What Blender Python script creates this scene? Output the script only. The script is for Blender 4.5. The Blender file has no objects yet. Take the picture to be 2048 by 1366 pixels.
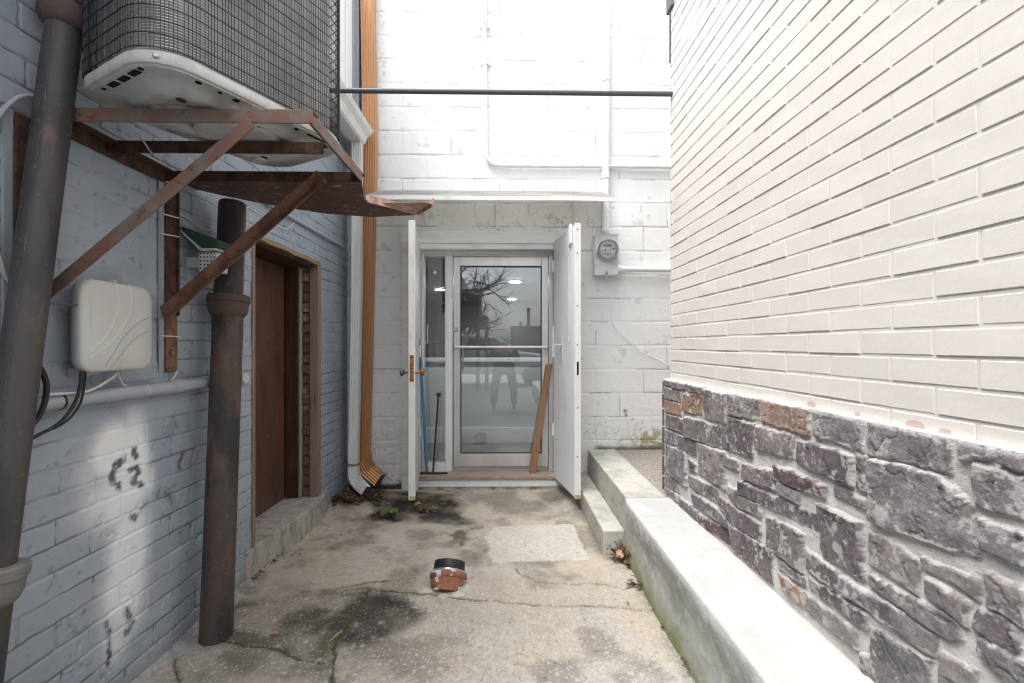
import bpy, math, random
import numpy as np
from mathutils import Vector, Matrix
random.seed(7)
RNG = np.random.default_rng(11)
S = bpy.context.scene
COL = S.collection
PI = math.pi

# ------------------------------------------------------------------ camera model (photo 2048 x 1366)
F, CU, HV, TH, H = 910.0, 1024.0, 690.0, math.radians(1.0), 1.2
def ray(u, v):
    x = (u-CU)/F; c, s = math.cos(TH), math.sin(TH)
    return Vector((x*c+s, c-x*s, -(v-HV)/F))
def PY(u, v, Y): d = ray(u, v); t = Y/d.y; return Vector((d.x*t, Y, H+d.z*t))
def PX(u, v, X): d = ray(u, v); t = X/d.x; return Vector((X, d.y*t, H+d.z*t))
def PZ(u, v, z): d = ray(u, v); t = (z-H)/d.z; return Vector((d.x*t, d.y*t, z))
XL, XR, XS, YB = -1.30, 0.985, 0.95, 3.80      # left wall, right brick, stone face, back wall

cam = bpy.data.cameras.new('camera'); co = bpy.data.objects.new('camera', cam); COL.objects.link(co)
co.location = (0, 0, H); co.rotation_euler = (PI/2, 0, -TH)
cam.sensor_width = 36; cam.lens = 36*F/2048; cam.shift_y = 7/2048; cam.clip_start = 0.02; cam.clip_end = 2000
S.camera = co

# ------------------------------------------------------------------ mesh helpers
class MB:
    def __init__(s): s.v = []; s.f = []
    def add(s, vs, fs):
        n = len(s.v); s.v += [tuple(p) for p in vs]; s.f += [[i+n for i in f] for f in fs]; return s
    def hexa(s, o, a, b, c):
        o, a, b, c = Vector(o), Vector(a), Vector(b), Vector(c)
        vs = [o, o+a, o+a+b, o+b, o+c, o+a+c, o+a+b+c, o+b+c]
        fs = [[0,3,2,1],[4,5,6,7],[0,1,5,4],[1,2,6,5],[2,3,7,6],[3,0,4,7]]
        if a.cross(b).dot(c) < 0: fs = [f[::-1] for f in fs]
        return s.add(vs, fs)
    def box(s, x0, x1, y0, y1, z0, z1): return s.hexa((x0,y0,z0), (x1-x0,0,0), (0,y1-y0,0), (0,0,z1-z0))
    def pts8(s, lo, hi):               # two quads, corresponding corners
        return s.add(list(lo)+list(hi), [[0,3,2,1],[4,5,6,7],[0,1,5,4],[1,2,6,5],[2,3,7,6],[3,0,4,7]])
    def sweep(s, prof, path, caps=True, closed=False, up=None):
        path = [Vector(p) for p in path]; n = len(path); m = len(prof)
        tans = []
        for i in range(n):
            a = path[i-1] if (i > 0 or closed) else path[i]
            b = path[(i+1) % n] if (i < n-1 or closed) else path[i]
            tans.append((b-a).normalized())
        if up is None:
            up = Vector((0,0,1)) if abs(tans[0].z) < 0.9 else Vector((0,1,0))
        nrm = (Vector(up) - tans[0]*Vector(up).dot(tans[0])).normalized()
        rings = []
        for i in range(n):
            t = tans[i]; nrm = (nrm - t*nrm.dot(t)).normalized(); bn = t.cross(nrm)
            rings.append([path[i] + bn*p[0] + nrm*p[1] for p in prof])
        vs = [p for r in rings for p in r]; fs = []
        for i in range(n if closed else n-1):
            j = (i+1) % n
            for k in range(m):
                l = (k+1) % m
                fs.append([i*m+k, i*m+l, j*m+l, j*m+k])
        if caps and not closed:
            fs.append(list(range(m))[::-1]); fs.append([(n-1)*m+k for k in range(m)])
        return s.add(vs, fs)
    def tube(s, path, r, n=8, closed=False, caps=True):
        return s.sweep([(r*math.cos(2*PI*k/n), r*math.sin(2*PI*k/n)) for k in range(n)], path, caps, closed)
    def lathe(s, p0, p1, prof, n=28, cap0=True, cap1=True):      # prof: (t along axis in metres, radius)
        p0, p1 = Vector(p0), Vector(p1); ax = (p1-p0).normalized()
        a = ax.orthogonal().normalized(); b = ax.cross(a); m = len(prof); vs = []; fs = []
        for t, r in prof:
            for k in range(n):
                g = 2*PI*k/n; vs.append(p0+ax*t+a*(r*math.cos(g))+b*(r*math.sin(g)))
        for i in range(m-1):
            for k in range(n):
                l = (k+1) % n; fs.append([i*n+k, i*n+l, (i+1)*n+l, (i+1)*n+k])
        if cap0: fs.append(list(range(n))[::-1])
        if cap1: fs.append([(m-1)*n+k for k in range(n)])
        return s.add(vs, fs)
    def loft(s, rings, cap0=True, cap1=True):
        m = len(rings[0]); vs = [p for r in rings for p in r]; fs = []
        for i in range(len(rings)-1):
            for k in range(m):
                l = (k+1) % m; fs.append([i*m+k, i*m+l, (i+1)*m+l, (i+1)*m+k])
        if cap0: fs.append(list(range(m))[::-1])
        if cap1: fs.append([(len(rings)-1)*m+k for k in range(m)])
        return s.add(vs, fs)
    def prism(s, poly, ext):             # 3D polygon extruded by a vector
        e = Vector(ext); n = len(poly); p = [Vector(q) for q in poly]
        fs = [list(range(n))[::-1], list(range(n, 2*n))]+[[k, (k+1) % n, n+(k+1) % n, n+k] for k in range(n)]
        return s.add(p+[q+e for q in p], fs)
    def build(s, name, mat, parent=None, smooth=False, bevel=0.0, seg=2):
        me = bpy.data.meshes.new(name); me.from_pydata(s.v, [], s.f); me.update()
        import bmesh
        b = bmesh.new(); b.from_mesh(me); bmesh.ops.recalc_face_normals(b, faces=b.faces); b.to_mesh(me); b.free()
        return finish(me, name, mat, parent, smooth, bevel, seg)

def build_each(mb, name, *a, **k):
    par = list(range(len(mb.v)))
    def fnd(i):
        while par[i] != i: par[i] = par[par[i]]; i = par[i]
        return i
    for f in mb.f:
        for i in f[1:]: par[fnd(i)] = fnd(f[0])
    g = {}
    for f in mb.f: g.setdefault(fnd(f[0]), []).append(f)
    for fs in g.values():
        ids = sorted({i for f in fs for i in f}); m = {i: j for j, i in enumerate(ids)}
        q = MB(); q.add([mb.v[i] for i in ids], [[m[i] for i in f] for f in fs]); q.build(name, *a, **k)
MB.each = build_each

def finish(me, name, mat, parent=None, smooth=False, bevel=0.0, seg=2):
    o = bpy.data.objects.new(name, me); COL.objects.link(o)
    if mat: me.materials.append(mat)
    if parent:
        o.parent = parent
        r = root_of(parent)
        if parent is r and not parent.get('local'): o.location = -parent.location
    if smooth:
        me.polygons.foreach_set('use_smooth', [True]*len(me.polygons))
        if smooth != 'all':
            try: me.set_sharp_from_angle(angle=math.radians(38))
            except Exception: pass
    if bevel:
        m = o.modifiers.new('bevel', 'BEVEL'); m.width = bevel; m.segments = seg; m.limit_method = 'ANGLE'; m.angle_limit = math.radians(35)
    return o
def root_of(o):
    while o.parent: o = o.parent
    return o
def tag(o, label=None, cat=None, group=None, kind=None):
    for k, x in (('label', label), ('category', cat), ('group', group), ('kind', kind)):
        if x: o[k] = x
    return o
def thing(name, label, cat, loc=(0,0,0), group=None, local=False, rotz=0):
    o = bpy.data.objects.new(name, None); COL.objects.link(o); o.location = loc; o.empty_display_size = 0.1
    o.rotation_euler = (0, 0, rotz)
    if local: o['local'] = 1
    return tag(o, label, cat, group)

# ------------------------------------------------------------------ numpy noise and height fields
def _hash(ix, iy, seed):
    n = (ix.astype(np.int64)*374761393 + iy.astype(np.int64)*668265263 + seed*1442695041) & 0x7fffffff
    n = ((n ^ (n >> 13))*1274126177) & 0x7fffffff
    n = ((n ^ (n >> 15))*2246822519) & 0x7fffffff
    return ((n ^ (n >> 16)) & 0xffffff)/float(0xffffff)
def vn(x, y, seed=0):
    ix, iy = np.floor(x), np.floor(y); fx, fy = x-ix, y-iy
    fx = fx*fx*(3-2*fx); fy = fy*fy*(3-2*fy)
    a, b, c, d = _hash(ix,iy,seed), _hash(ix+1,iy,seed), _hash(ix,iy+1,seed), _hash(ix+1,iy+1,seed)
    return (a*(1-fx)+b*fx)*(1-fy)+(c*(1-fx)+d*fx)*fy
def fbm(x, y, f, seed=0, oct=4, gain=0.5):
    t = 0; amp = 1; tot = 0
    for i in range(oct):
        t = t+amp*vn(x*f+17.3*i, y*f-9.1*i, seed+i); tot += amp; f *= 2.03; amp *= gain
    return t/tot
def sst(a, b, x): t = np.clip((x-a)/(b-a), 0, 1); return t*t*(3-2*t)
def mixc(c, d, f): return c*(1-f[..., None])+np.asarray(d)*f[..., None]
def segd(px, py, pts):
    d = np.full(px.shape, 1e9)
    for (x0, y0), (x1, y1) in zip(pts[:-1], pts[1:]):
        dx, dy = x1-x0, y1-y0; L = dx*dx+dy*dy+1e-12
        t = np.clip(((px-x0)*dx+(py-y0)*dy)/L, 0, 1)
        d = np.minimum(d, np.hypot(px-x0-t*dx, py-y0-t*dy))
    return d
def polysd(px, py, pts):                 # signed distance, positive inside
    d = segd(px, py, list(pts)+[pts[0]]); ins = np.zeros(px.shape, bool); n = len(pts)
    for i in range(n):
        x0, y0 = pts[i]; x1, y1 = pts[(i+1) % n]
        c = ((y0 > py) != (y1 > py)) & (px < (x1-x0)*(py-y0)/((y1-y0) if y1 != y0 else 1e-12)+x0)
        ins ^= c
    return np.where(ins, d, -d)
def hfield(name, P, color, mat, parent=None, keep=None, flip=False, extra=None):
    ny, nx = P.shape[:2]; idx = np.arange(ny*nx).reshape(ny, nx)
    q = np.stack([idx[:-1,:-1], idx[:-1,1:], idx[1:,1:], idx[1:,:-1]], -1).reshape(-1, 4)
    if flip: q = q[:, ::-1]
    if keep is not None: q = q[keep[:-1,:-1].reshape(-1)]
    used = np.unique(q); rm = np.full(ny*nx, -1, np.int64); rm[used] = np.arange(len(used)); q = rm[q]
    V = P.reshape(-1, 3)[used]
    me = bpy.data.meshes.new(name)
    me.vertices.add(len(V)); me.vertices.foreach_set('co', V.astype(np.float32).ravel())
    me.loops.add(q.size); me.loops.foreach_set('vertex_index', q.astype(np.int32).ravel())
    me.polygons.add(len(q)); me.polygons.foreach_set('loop_start', (np.arange(len(q))*4).astype(np.int32))
    me.polygons.foreach_set('use_smooth', np.ones(len(q), bool))
    me.update(calc_edges=True); me.validate()
    if color is not None:
        a = me.attributes.new('Col', 'FLOAT_COLOR', 'POINT')
        c = np.ones((len(V), 4), np.float32); c[:, :3] = np.clip(color.reshape(-1, 3)[used], 0, 1)
        a.data.foreach_set('color', c.ravel())
    if extra is not None:
        a = me.attributes.new('Agg', 'FLOAT', 'POINT'); a.data.foreach_set('value', extra.reshape(-1)[used].astype(np.float32))
    return finish(me, name, mat, parent)
def grid(a0, a1, b0, b1, st, stb=None):
    stb = stb or st
    a = np.linspace(a0, a1, max(2, int(round((a1-a0)/st))+1)); b = np.linspace(b0, b1, max(2, int(round((b1-b0)/stb))+1))
    return np.meshgrid(a, b)

# ------------------------------------------------------------------ materials
def mk(name, col, rough=0.7, metal=0.0, layers=(), bump=(), attr=False, spec=0.35, agg=False, coat=0):
    m = bpy.data.materials.new(name); m.use_nodes = True; nt = m.node_tree; N, L = nt.nodes, nt.links
    p = N['Principled BSDF']; p.inputs['Roughness'].default_value = rough; p.inputs['Metallic'].default_value = metal
    p.inputs['Specular IOR Level'].default_value = spec
    if coat: p.inputs['Coat Weight'].default_value = coat; p.inputs['Coat Roughness'].default_value = 0.15
    tc = N.new('ShaderNodeTexCoord')
    def noise(scale, detail=6, rough_=0.6):
        n = N.new('ShaderNodeTexNoise'); n.inputs['Detail'].default_value = detail; n.inputs['Roughness'].default_value = rough_
        if isinstance(scale, tuple):
            mp = N.new('ShaderNodeMapping'); mp.inputs['Scale'].default_value = scale; L.new(tc.outputs['Object'], mp.inputs['Vector'])
            L.new(mp.outputs['Vector'], n.inputs['Vector']); n.inputs['Scale'].default_value = 1
        else:
            L.new(tc.outputs['Object'], n.inputs['Vector']); n.inputs['Scale'].default_value = scale
        return n.outputs['Fac']
    if attr:
        a = N.new('ShaderNodeAttribute'); a.attribute_name = 'Col'; cur = a.outputs['Color']
    else:
        r = N.new('ShaderNodeRGB'); r.outputs[0].default_value = (*col, 1); cur = r.outputs[0]
    def mix(a, b, fac):
        x = N.new('ShaderNodeMix'); x.data_type = 'RGBA'; L.new(fac, x.inputs[0]); L.new(a, x.inputs[6])
        if isinstance(b, tuple): x.inputs[7].default_value = (*b, 1)
        else: L.new(b, x.inputs[7])
        return x.outputs[2]
    def ramp(f, lo, hi, amt=1.0):
        r = N.new('ShaderNodeMapRange'); r.interpolation_type = 'SMOOTHSTEP'
        r.inputs['From Min'].default_value = lo; r.inputs['From Max'].default_value = hi; r.inputs['To Max'].default_value = amt
        L.new(f, r.inputs['Value']); return r.outputs[0]
    for c2, sc, lo, hi, amt in layers:
        cur = mix(cur, c2, ramp(noise(sc), lo, hi, amt))
    hin = None
    if agg:
        ag = N.new('ShaderNodeAttribute'); ag.attribute_name = 'Agg'
        for sc, c2, lo, hi, thr in ((30, (.45,.435,.41), .40, .20, .74), (52, (.43,.41,.38), .44, .20, .66), (38, (.27,.26,.25), .36, .18, .80), (88, (.47,.44,.40), .46, .22, .55), (120, (.25,.235,.215), .42, .22, .55)):
            v = N.new('ShaderNodeTexVoronoi'); v.inputs['Scale'].default_value = sc; L.new(tc.outputs['Object'], v.inputs['Vector'])
            near = ramp(v.outputs['Distance'], hi, lo); inv = N.new('ShaderNodeMath'); inv.operation = 'SUBTRACT'; inv.inputs[0].default_value = 1; L.new(near, inv.inputs[1])
            sp = N.new('ShaderNodeSeparateColor'); L.new(v.outputs['Color'], sp.inputs[0]); pick = ramp(sp.outputs[0], thr, thr+.05)
            a1 = N.new('ShaderNodeMath'); a1.operation = 'MULTIPLY'; L.new(inv.outputs[0], a1.inputs[0]); L.new(pick, a1.inputs[1])
            a2 = N.new('ShaderNodeMath'); a2.operation = 'MULTIPLY'; a1.use_clamp = True; L.new(a1.outputs[0], a2.inputs[0]); L.new(ag.outputs['Fac'], a2.inputs[1])
            cur = mix(cur, c2, a2.outputs[0])
            hin = a2.outputs[0]
    L.new(cur, p.inputs['Base Color'])
    prev = None
    for sc, st, dist in bump:
        b = N.new('ShaderNodeBump'); b.inputs['Strength'].default_value = st; b.inputs['Distance'].default_value = dist
        L.new(noise(sc, 8), b.inputs['Height'])
        if prev: L.new(prev, b.inputs['Normal'])
        prev = b.outputs['Normal']
    if hin:
        b = N.new('ShaderNodeBump'); b.inputs['Strength'].default_value = .5; b.inputs['Distance'].default_value = .003
        L.new(hin, b.inputs['Height'])
        if prev: L.new(prev, b.inputs['Normal'])
        prev = b.outputs['Normal']
    if prev: L.new(prev, p.inputs['Normal'])
    return m
def glassmat(name, tint=(.93,.97,.97), refl=1.0):
    m = bpy.data.materials.new(name); m.use_nodes = True; nt = m.node_tree; N, L = nt.nodes, nt.links; N.clear()
    o = N.new('ShaderNodeOutputMaterial'); t = N.new('ShaderNodeBsdfTransparent'); g = N.new('ShaderNodeBsdfGlossy'); mx = N.new('ShaderNodeMixShader')
    f = N.new('ShaderNodeFresnel'); f.inputs['IOR'].default_value = 1.5+refl*.35
    t.inputs[0].default_value = (*tint, 1); g.inputs['Roughness'].default_value = 0.0; g.inputs[0].default_value = (1,1,1,1)
    L.new(f.outputs[0], mx.inputs[0]); L.new(t.outputs[0], mx.inputs[1]); L.new(g.outputs[0], mx.inputs[2]); L.new(mx.outputs[0], o.inputs[0])
    return m
def emit(name, c, s):
    m = bpy.data.materials.new(name); m.use_nodes = True; p = m.node_tree.nodes['Principled BSDF']
    p.inputs['Emission Color'].default_value = (*c, 1); p.inputs['Emission Strength'].default_value = s; return m

m_grey = mk('grey painted brick', (.3,.33,.38), .62, attr=True, layers=[((.22,.24,.27), 3, .52, .75, .35)], bump=[(260,.35,.0015),(40,.25,.003)], spec=.4)
m_white = mk('white painted block', (.8,.8,.8), .6, attr=True, bump=[(180,.5,.0018),(30,.35,.003)])
m_stone = mk('ledge stone', (.2,.2,.2), .85, attr=True, bump=[(190,1.0,.004),(60,.6,.006)], spec=.25, layers=[((.45,.44,.44), 70, .62, .80, .35),((.07,.063,.066), 38, .62, .8, .4)])
m_ground = mk('old concrete', (.4,.38,.35), .9, attr=True, agg=True, bump=[(220,.5,.002),(60,.3,.003)], spec=.2)
m_cream = mk('cream painted brick', (.64,.612,.568), .5, layers=[((.60,.575,.535), (.6,9,.7), .56, .74, .55), ((.42,.40,.37), 70, .735, .76, .6), ((.60,.572,.53), (.6,3,9), .35, .7, .6), ((.67,.645,.603), 1.2, .45, .75, .5)], bump=[(220,.3,.001),(28,.4,.003)], spec=.4)
m_creammortar = mk('cream painted mortar', (.63,.602,.558), .6, bump=[(200,.4,.0015),(50,.3,.002)])
m_conc = mk('pale concrete', (.46,.45,.405), .9, layers=[((.32,.32,.27), 7, .42, .66, .75), ((.27,.29,.115), 4.2, .54, .70, .6), ((.15,.15,.125), 22, .56, .72, .7), ((.58,.57,.54), 90, .6, .7, .5)], bump=[(160,.5,.003),(30,.3,.004)], spec=.2)
m_ledgetop = mk('white ledge coating', (.80,.80,.78), .8, layers=[((.68,.67,.64), 5, .55, .8, .5), ((.25,.25,.25), 130, .74, .78, .6)], bump=[(180,.4,.002)])
m_ledgeside = mk('grey ledge render', (.50,.50,.48), .9, layers=[((.36,.37,.33), (3,3,9), .45, .75, .7), ((.68,.68,.66), 60, .6, .75, .6)], bump=[(120,.6,.004),(30,.3,.005)], attr=False)
m_sill = mk('door sill concrete', (.42,.405,.37), .92, layers=[((.23,.20,.155), (14,20,7), .42, .68, .7), ((.15,.135,.11), 17, .55, .72, .7), ((.10,.09,.075), 60, .64, .72, .6), ((.55,.54,.52), 40, .6, .75, .6)], bump=[(120,.7,.005),(25,.5,.01)], spec=.2)
m_rust = mk('rusty steel', (.20,.105,.068), .78, layers=[((.105,.05,.032), 14, .45, .65, .9), ((.30,.19,.14), 26, .56, .74, .6), ((.04,.028,.024), 34, .60, .72, .85)], bump=[(160,.6,.002),(40,.4,.003)], spec=.3)
m_rustlight = mk('weathered brown paint', (.165,.092,.068), .6, layers=[((.165,.14,.125), 9, .42, .60, .85), ((.21,.075,.045), 17, .54, .68, .85), ((.06,.036,.028), 34, .56, .70, .8)], bump=[(200,.3,.001)], spec=.4)
m_rustdark = mk('dark rusted steel', (.10,.052,.036), .85, layers=[((.045,.028,.022), 18, .42, .62, .9), ((.24,.115,.06), 30, .60, .76, .7)], bump=[(150,.8,.003)], spec=.25)
m_brown = mk('peeling brown sheet', (.10,.052,.042), .55, layers=[((.075,.036,.028), 4, .4, .7, .8), ((.50,.42,.37), (14,46,14), .62, .64, .9), ((.17,.095,.07), (6,20,6), .55, .7, .7)], bump=[(120,.2,.001)], spec=.45)
m_pink = mk('bare weathered sheet edge', (.48,.27,.20), .7, layers=[((.62,.50,.45), 22, .45, .65, .8), ((.33,.12,.06), 18, .58, .72, .9)], bump=[(90,.5,.003)])
m_iron = mk('cast iron', (.066,.058,.057), .55, layers=[((.036,.034,.037), (10,10,3), .40, .62, .9), ((.15,.095,.07), (20,20,5), .58, .72, .7), ((.14,.13,.13), 55, .60, .72, .6), ((.50,.44,.36), 26, .725, .75, .9)], bump=[(130,.4,.0015)], spec=.5)
m_iron2 = mk('rusty cast iron', (.07,.054,.047), .6, layers=[((.15,.085,.062), (9,9,3.5), .45, .64, .9), ((.030,.028,.030), (6,6,2.2), .48, .62, .95), ((.20,.12,.09), 45, .60, .72, .6), ((.42,.38,.34), (40,40,14), .71, .745, .8)], bump=[(130,.5,.002)], spec=.45)
m_ironhub = mk('brown cast iron', (.095,.07,.06), .65, layers=[((.09,.068,.06), 20, .5, .72, .8)], bump=[(150,.6,.002)])
m_coper = mk('copper coloured metal', (.54,.275,.13), .38, .35, layers=[((.47,.24,.115), (5,5,1.0), .42, .7, .4), ((.30,.15,.08), 26, .66, .76, .6), ((.62,.36,.20), (14,14,2.5), .6, .75, .5)], bump=[(60,.08,.001)], spec=.5)
m_wmetal = mk('white coated metal', (.74,.75,.74), .42, layers=[((.58,.58,.55), (14,14,1.2), .48, .72, .6), ((.50,.48,.43), 12, .60, .72, .4), ((.42,.38,.33), 36, .74, .79, .5)], bump=[(50,.06,.001)])
m_awn = mk('mildewed white sheet', (.74,.74,.72), .6, attr=True, bump=[(90,.15,.001)])
_nt = m_awn.node_tree; _p = _nt.nodes['Principled BSDF']; _t = _nt.nodes.new('ShaderNodeBsdfTranslucent'); _m = _nt.nodes.new('ShaderNodeMixShader'); _m.inputs[0].default_value = .75
_nt.links.new(_p.inputs['Base Color'].links[0].from_socket, _t.inputs[0]); _nt.links.new(_p.outputs[0], _m.inputs[1]); _nt.links.new(_t.outputs[0], _m.inputs[2]); _nt.links.new(_m.outputs[0], _nt.nodes['Material Output'].inputs[0])
m_door = mk('white steel door', (.72,.735,.76), .42, layers=[((.60,.615,.64), (5,5,1.6), .45, .7, .6), ((.52,.50,.47), (26,26,9), .60, .72, .5), ((.30,.24,.19), 30, .71, .735, .8)], bump=[(9,.16,.010),(150,.1,.001)], spec=.45)
m_dooredge = mk('chipped white paint', (.76,.75,.73), .6, layers=[((.62,.60,.55), (30,30,4), .52, .72, .7), ((.30,.20,.12), 34, .71, .75, .9)], bump=[(90,.3,.002)])
m_trim = mk('weathered white trim', (.80,.795,.785), .6, layers=[((.63,.62,.60), (4,4,14), .45, .7, .7), ((.34,.30,.26), 40, .72, .76, .7)], bump=[(80,.4,.003)])
m_alu = mk('satin aluminium', (.64,.63,.61), .38, .55, layers=[((.54,.53,.51), (8,8,2), .4, .7, .7)], bump=[(80,.05,.001)])
m_aludark = mk('dark door gasket', (.05,.05,.05), .6)  # near-black gasket strip round the door glass
m_steel = mk('galvanised steel', (.50,.50,.50), .35, .8, layers=[((.36,.36,.36), 30, .5, .7, .6)])
m_thresh = mk('worn timber threshold', (.34,.27,.22), .85, layers=[((.20,.15,.12), (5,60,60), .5, .7, .8), ((.5,.46,.42), (9,40,40), .55, .7, .6)], bump=[(90,.5,.003)])
m_flake = mk('flaking white riser', (.74,.745,.75), .7, layers=[((.60,.61,.62), 8, .5, .75, .6), ((.06,.055,.045), (9,9,26), .69, .73, .9)], bump=[(60,.7,.006)])
m_doorbrown = mk('brown slab door', (.095,.048,.032), .45, layers=[((.125,.058,.037), (4,4,1.6), .40, .62, .8), ((.035,.016,.012), (12,12,2.5), .50, .68, .8), ((.45,.37,.32), 62, .67, .70, .8)], bump=[(90,.15,.001)], spec=.5)
m_frame = mk('dark brown frame', (.055,.022,.016), .6, layers=[((.11,.05,.034), (14,14,2), .5, .7, .8)], bump=[(70,.3,.002)])
m_barewood = mk('weathered bare timber', (.235,.17,.14), .8, layers=[((.30,.215,.17), (40,40,2), .45, .7, .8), ((.07,.045,.035), (50,50,3), .58, .7, .8)], bump=[((60,60,4),.6,.004)])
m_mosswood = mk('mossy timber head', (.25,.19,.10), .9, layers=[((.20,.21,.10), 14, .45, .65, .7), ((.36,.26,.14), (4,30,30), .55, .7, .7)], bump=[(60,.6,.005)])
m_oldbrick = mk('old red brick reveal', (.17,.085,.066), .9, layers=[((.31,.27,.25), (6,6,13.5), .55, .62, .8), ((.05,.03,.025), 12, .6, .7, .8)], bump=[(60,.8,.008)])
m_plast = mk('light grey plastic', (.60,.60,.585), .42, layers=[((.44,.43,.40), (34,34,2.5), .58, .74, .5), ((.42,.40,.37), 60, .66, .72, .4), ((.54,.54,.53), 2.5, .4, .7, .5)], bump=[(240,.06,.0008)], spec=.45)
m_plastd = mk('grey plastic groove', (.36,.36,.36), .5)
m_plast2 = mk('mid grey plastic', (.42,.43,.43), .5)
m_black = mk('black rubber', (.022,.022,.024), .5, layers=[((.05,.05,.055), 40, .5, .7, .6)])
m_cable = mk('dark grey sleeve', (.085,.088,.105), .42)
m_whitecab = mk('dirty white cable', (.62,.60,.56), .5, layers=[((.45,.42,.38), 24, .5, .7, .6)])
m_greypipe = mk('grey painted pipe', (.36,.39,.44), .5, layers=[((.46,.49,.53), 5, .5, .75, .6), ((.25,.16,.11), (10,5,30), .66, .76, .7)], bump=[(60,.15,.001)])
m_upvc = mk('white painted conduit', (.82,.82,.82), .5, layers=[((.70,.70,.69), 14, .55, .75, .5)], bump=[(60,.15,.001)])
m_acwhite = mk('light grey enamel', (.58,.585,.575), .42, layers=[((.42,.43,.42), (22,22,6), .46, .66, .7), ((.45,.46,.45), 5, .42, .66, .8), ((.24,.17,.12), 13, .63, .74, .75), ((.36,.34,.31), 30, .60, .70, .5)], bump=[(30,.08,.003)], spec=.5)
m_fin = mk('aluminium fins', (.58,.575,.57), .4, .35, layers=[((.40,.395,.39), 6, .45, .7, .8), ((.58,.57,.55), 9, .62, .76, .7)])
m_findark = mk('dark coil core', (.17,.17,.175), .7)
m_wire = mk('black coated wire', (.035,.037,.045), .45)
m_meter = mk('meter grey enamel', (.68,.685,.68), .4, layers=[((.48,.49,.48), 8, .5, .7, .5)], spec=.5)
m_face = mk('meter dial', (.62,.63,.62), .5)
m_lcd = mk('meter display', (.20,.24,.19), .25)
m_green = mk('green baize', (.035,.075,.055), .8, layers=[((.02,.045,.035), 30, .5, .7, .7), ((.10,.065,.045), 12, .55, .75, .5)])
m_blue = mk('blue painted pole', (.045,.24,.44), .4, layers=[((.06,.30,.50), (40,40,3), .5, .7, .6)])
m_plank = mk('rough timber', (.27,.155,.09), .75, layers=[((.22,.105,.05), (70,70,5), .45, .65, .8), ((.42,.25,.14), (40,40,3), .58, .75, .7)], bump=[((90,90,5),.5,.003)])
m_brass = mk('tarnished brass', (.36,.20,.07), .4, .8, layers=[((.18,.10,.05), 50, .5, .7, .7)])
m_pewter = mk('dull grey metal knob', (.13,.135,.15), .4, .7)
m_clay = mk('terracotta pipe', (.29,.125,.078), .75, layers=[((.20,.075,.05), 16, .48, .68, .85), ((.48,.23,.12), 22, .6, .75, .7), ((.60,.60,.60), 13, .525, .55, .95)], bump=[(90,.5,.002)])
m_leaf = mk('dead leaves', (.105,.06,.04), .85, layers=[((.22,.135,.09), 34, .50, .62, .9), ((.04,.027,.021), 40, .50, .62, .9)])
m_leafp = mk('pale dead leaf', (.45,.27,.17), .8, layers=[((.34,.18,.10), 40, .5, .7, .7)])
m_weed = mk('weed green', (.085,.18,.04), .6, layers=[((.13,.24,.06), 50, .5, .7, .6)])
m_pebble = mk('pebble aggregate paving', (.30,.26,.23), .9, layers=[((.17,.15,.14), 85, .5, .56, .85), ((.50,.45,.41), 110, .57, .62, .8)], bump=[(95,.9,.008)], spec=.2)
m_glass = glassmat('window glass', (.90,.93,.94), 1.2)
m_glass2 = glassmat('clear dome', (.97,.97,.97), 0)
m_inwall = mk('interior white paint', (.62,.64,.65), .6)
m_inupper = mk('interior grey paint', (.16,.165,.165), .7)
m_infloor = mk('interior grey floor', (.17,.175,.17), .5, layers=[((.22,.22,.21), 3, .45, .7, .6)])
m_inceil = mk('interior ceiling', (.30,.31,.32), .8)
m_lamp = emit('downlight', (1,.98,.95), 85)
m_slate = mk('dark grey flashing', (.12,.125,.14), .5)
m_siding = mk('white vinyl trim', (.78,.785,.80), .5, layers=[((.66,.67,.69), (20,20,1), .5, .7, .4)])
m_sidgrey = mk('grey blue trim', (.34,.355,.40), .5)
m_road = mk('worn driveway', (.27,.26,.25), .95, layers=[((.18,.175,.17), 1.4, .45, .65, .7), ((.36,.35,.33), 40, .55, .7, .6)], bump=[(60,.4,.004)])
m_hole = mk('dark opening', (.012,.012,.012), .9)
m_redpatch = mk('pink primer blotch', (.50,.37,.345), .8)

m_greyplain = mk('plain grey paint', (.30,.33,.38), .65, bump=[(120,.4,.002)])
m_whiteplain = mk('plain white paint', (.78,.78,.78), .65, bump=[(90,.3,.002)])
def grp(o): o['kind'] = 'structure'; return o

# ================================================================== GREY BRICK BUILDING (left)
gb = thing('grey_brick_building', 'grey painted brick building with a recessed brown side door and faded spray marks', 'building', (XL, 1.3, 0))
DY0, DY1, DZ0, DZ1 = 2.366, 3.215, 0.145, 1.765
def brick_h(a, b, hc, L, jw, seed, wob):
    a = a + (fbm(a,b,9,seed,3)-.5)*2*wob + (vn(a*55,b*55,seed+5)-.5)*wob*.9
    b = b + (fbm(a,b,7,seed+9,3)-.5)*2*wob + (vn(a*60,b*60,seed+7)-.5)*wob*.9
    r = np.floor(b/hc); fb = b-r*hc
    off = np.where(np.mod(r,2) == 0, 0, .5)*L + (_hash(r, r*0+3, seed)-.5)*L*.18
    k = np.floor((a+off)/L); fa = (a+off)-k*L
    d = np.minimum(np.minimum(fb, hc-fb), np.minimum(fa, L-fa))-jw/2
    return d, _hash(k, r, seed+2), fb/hc, r, k
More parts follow.
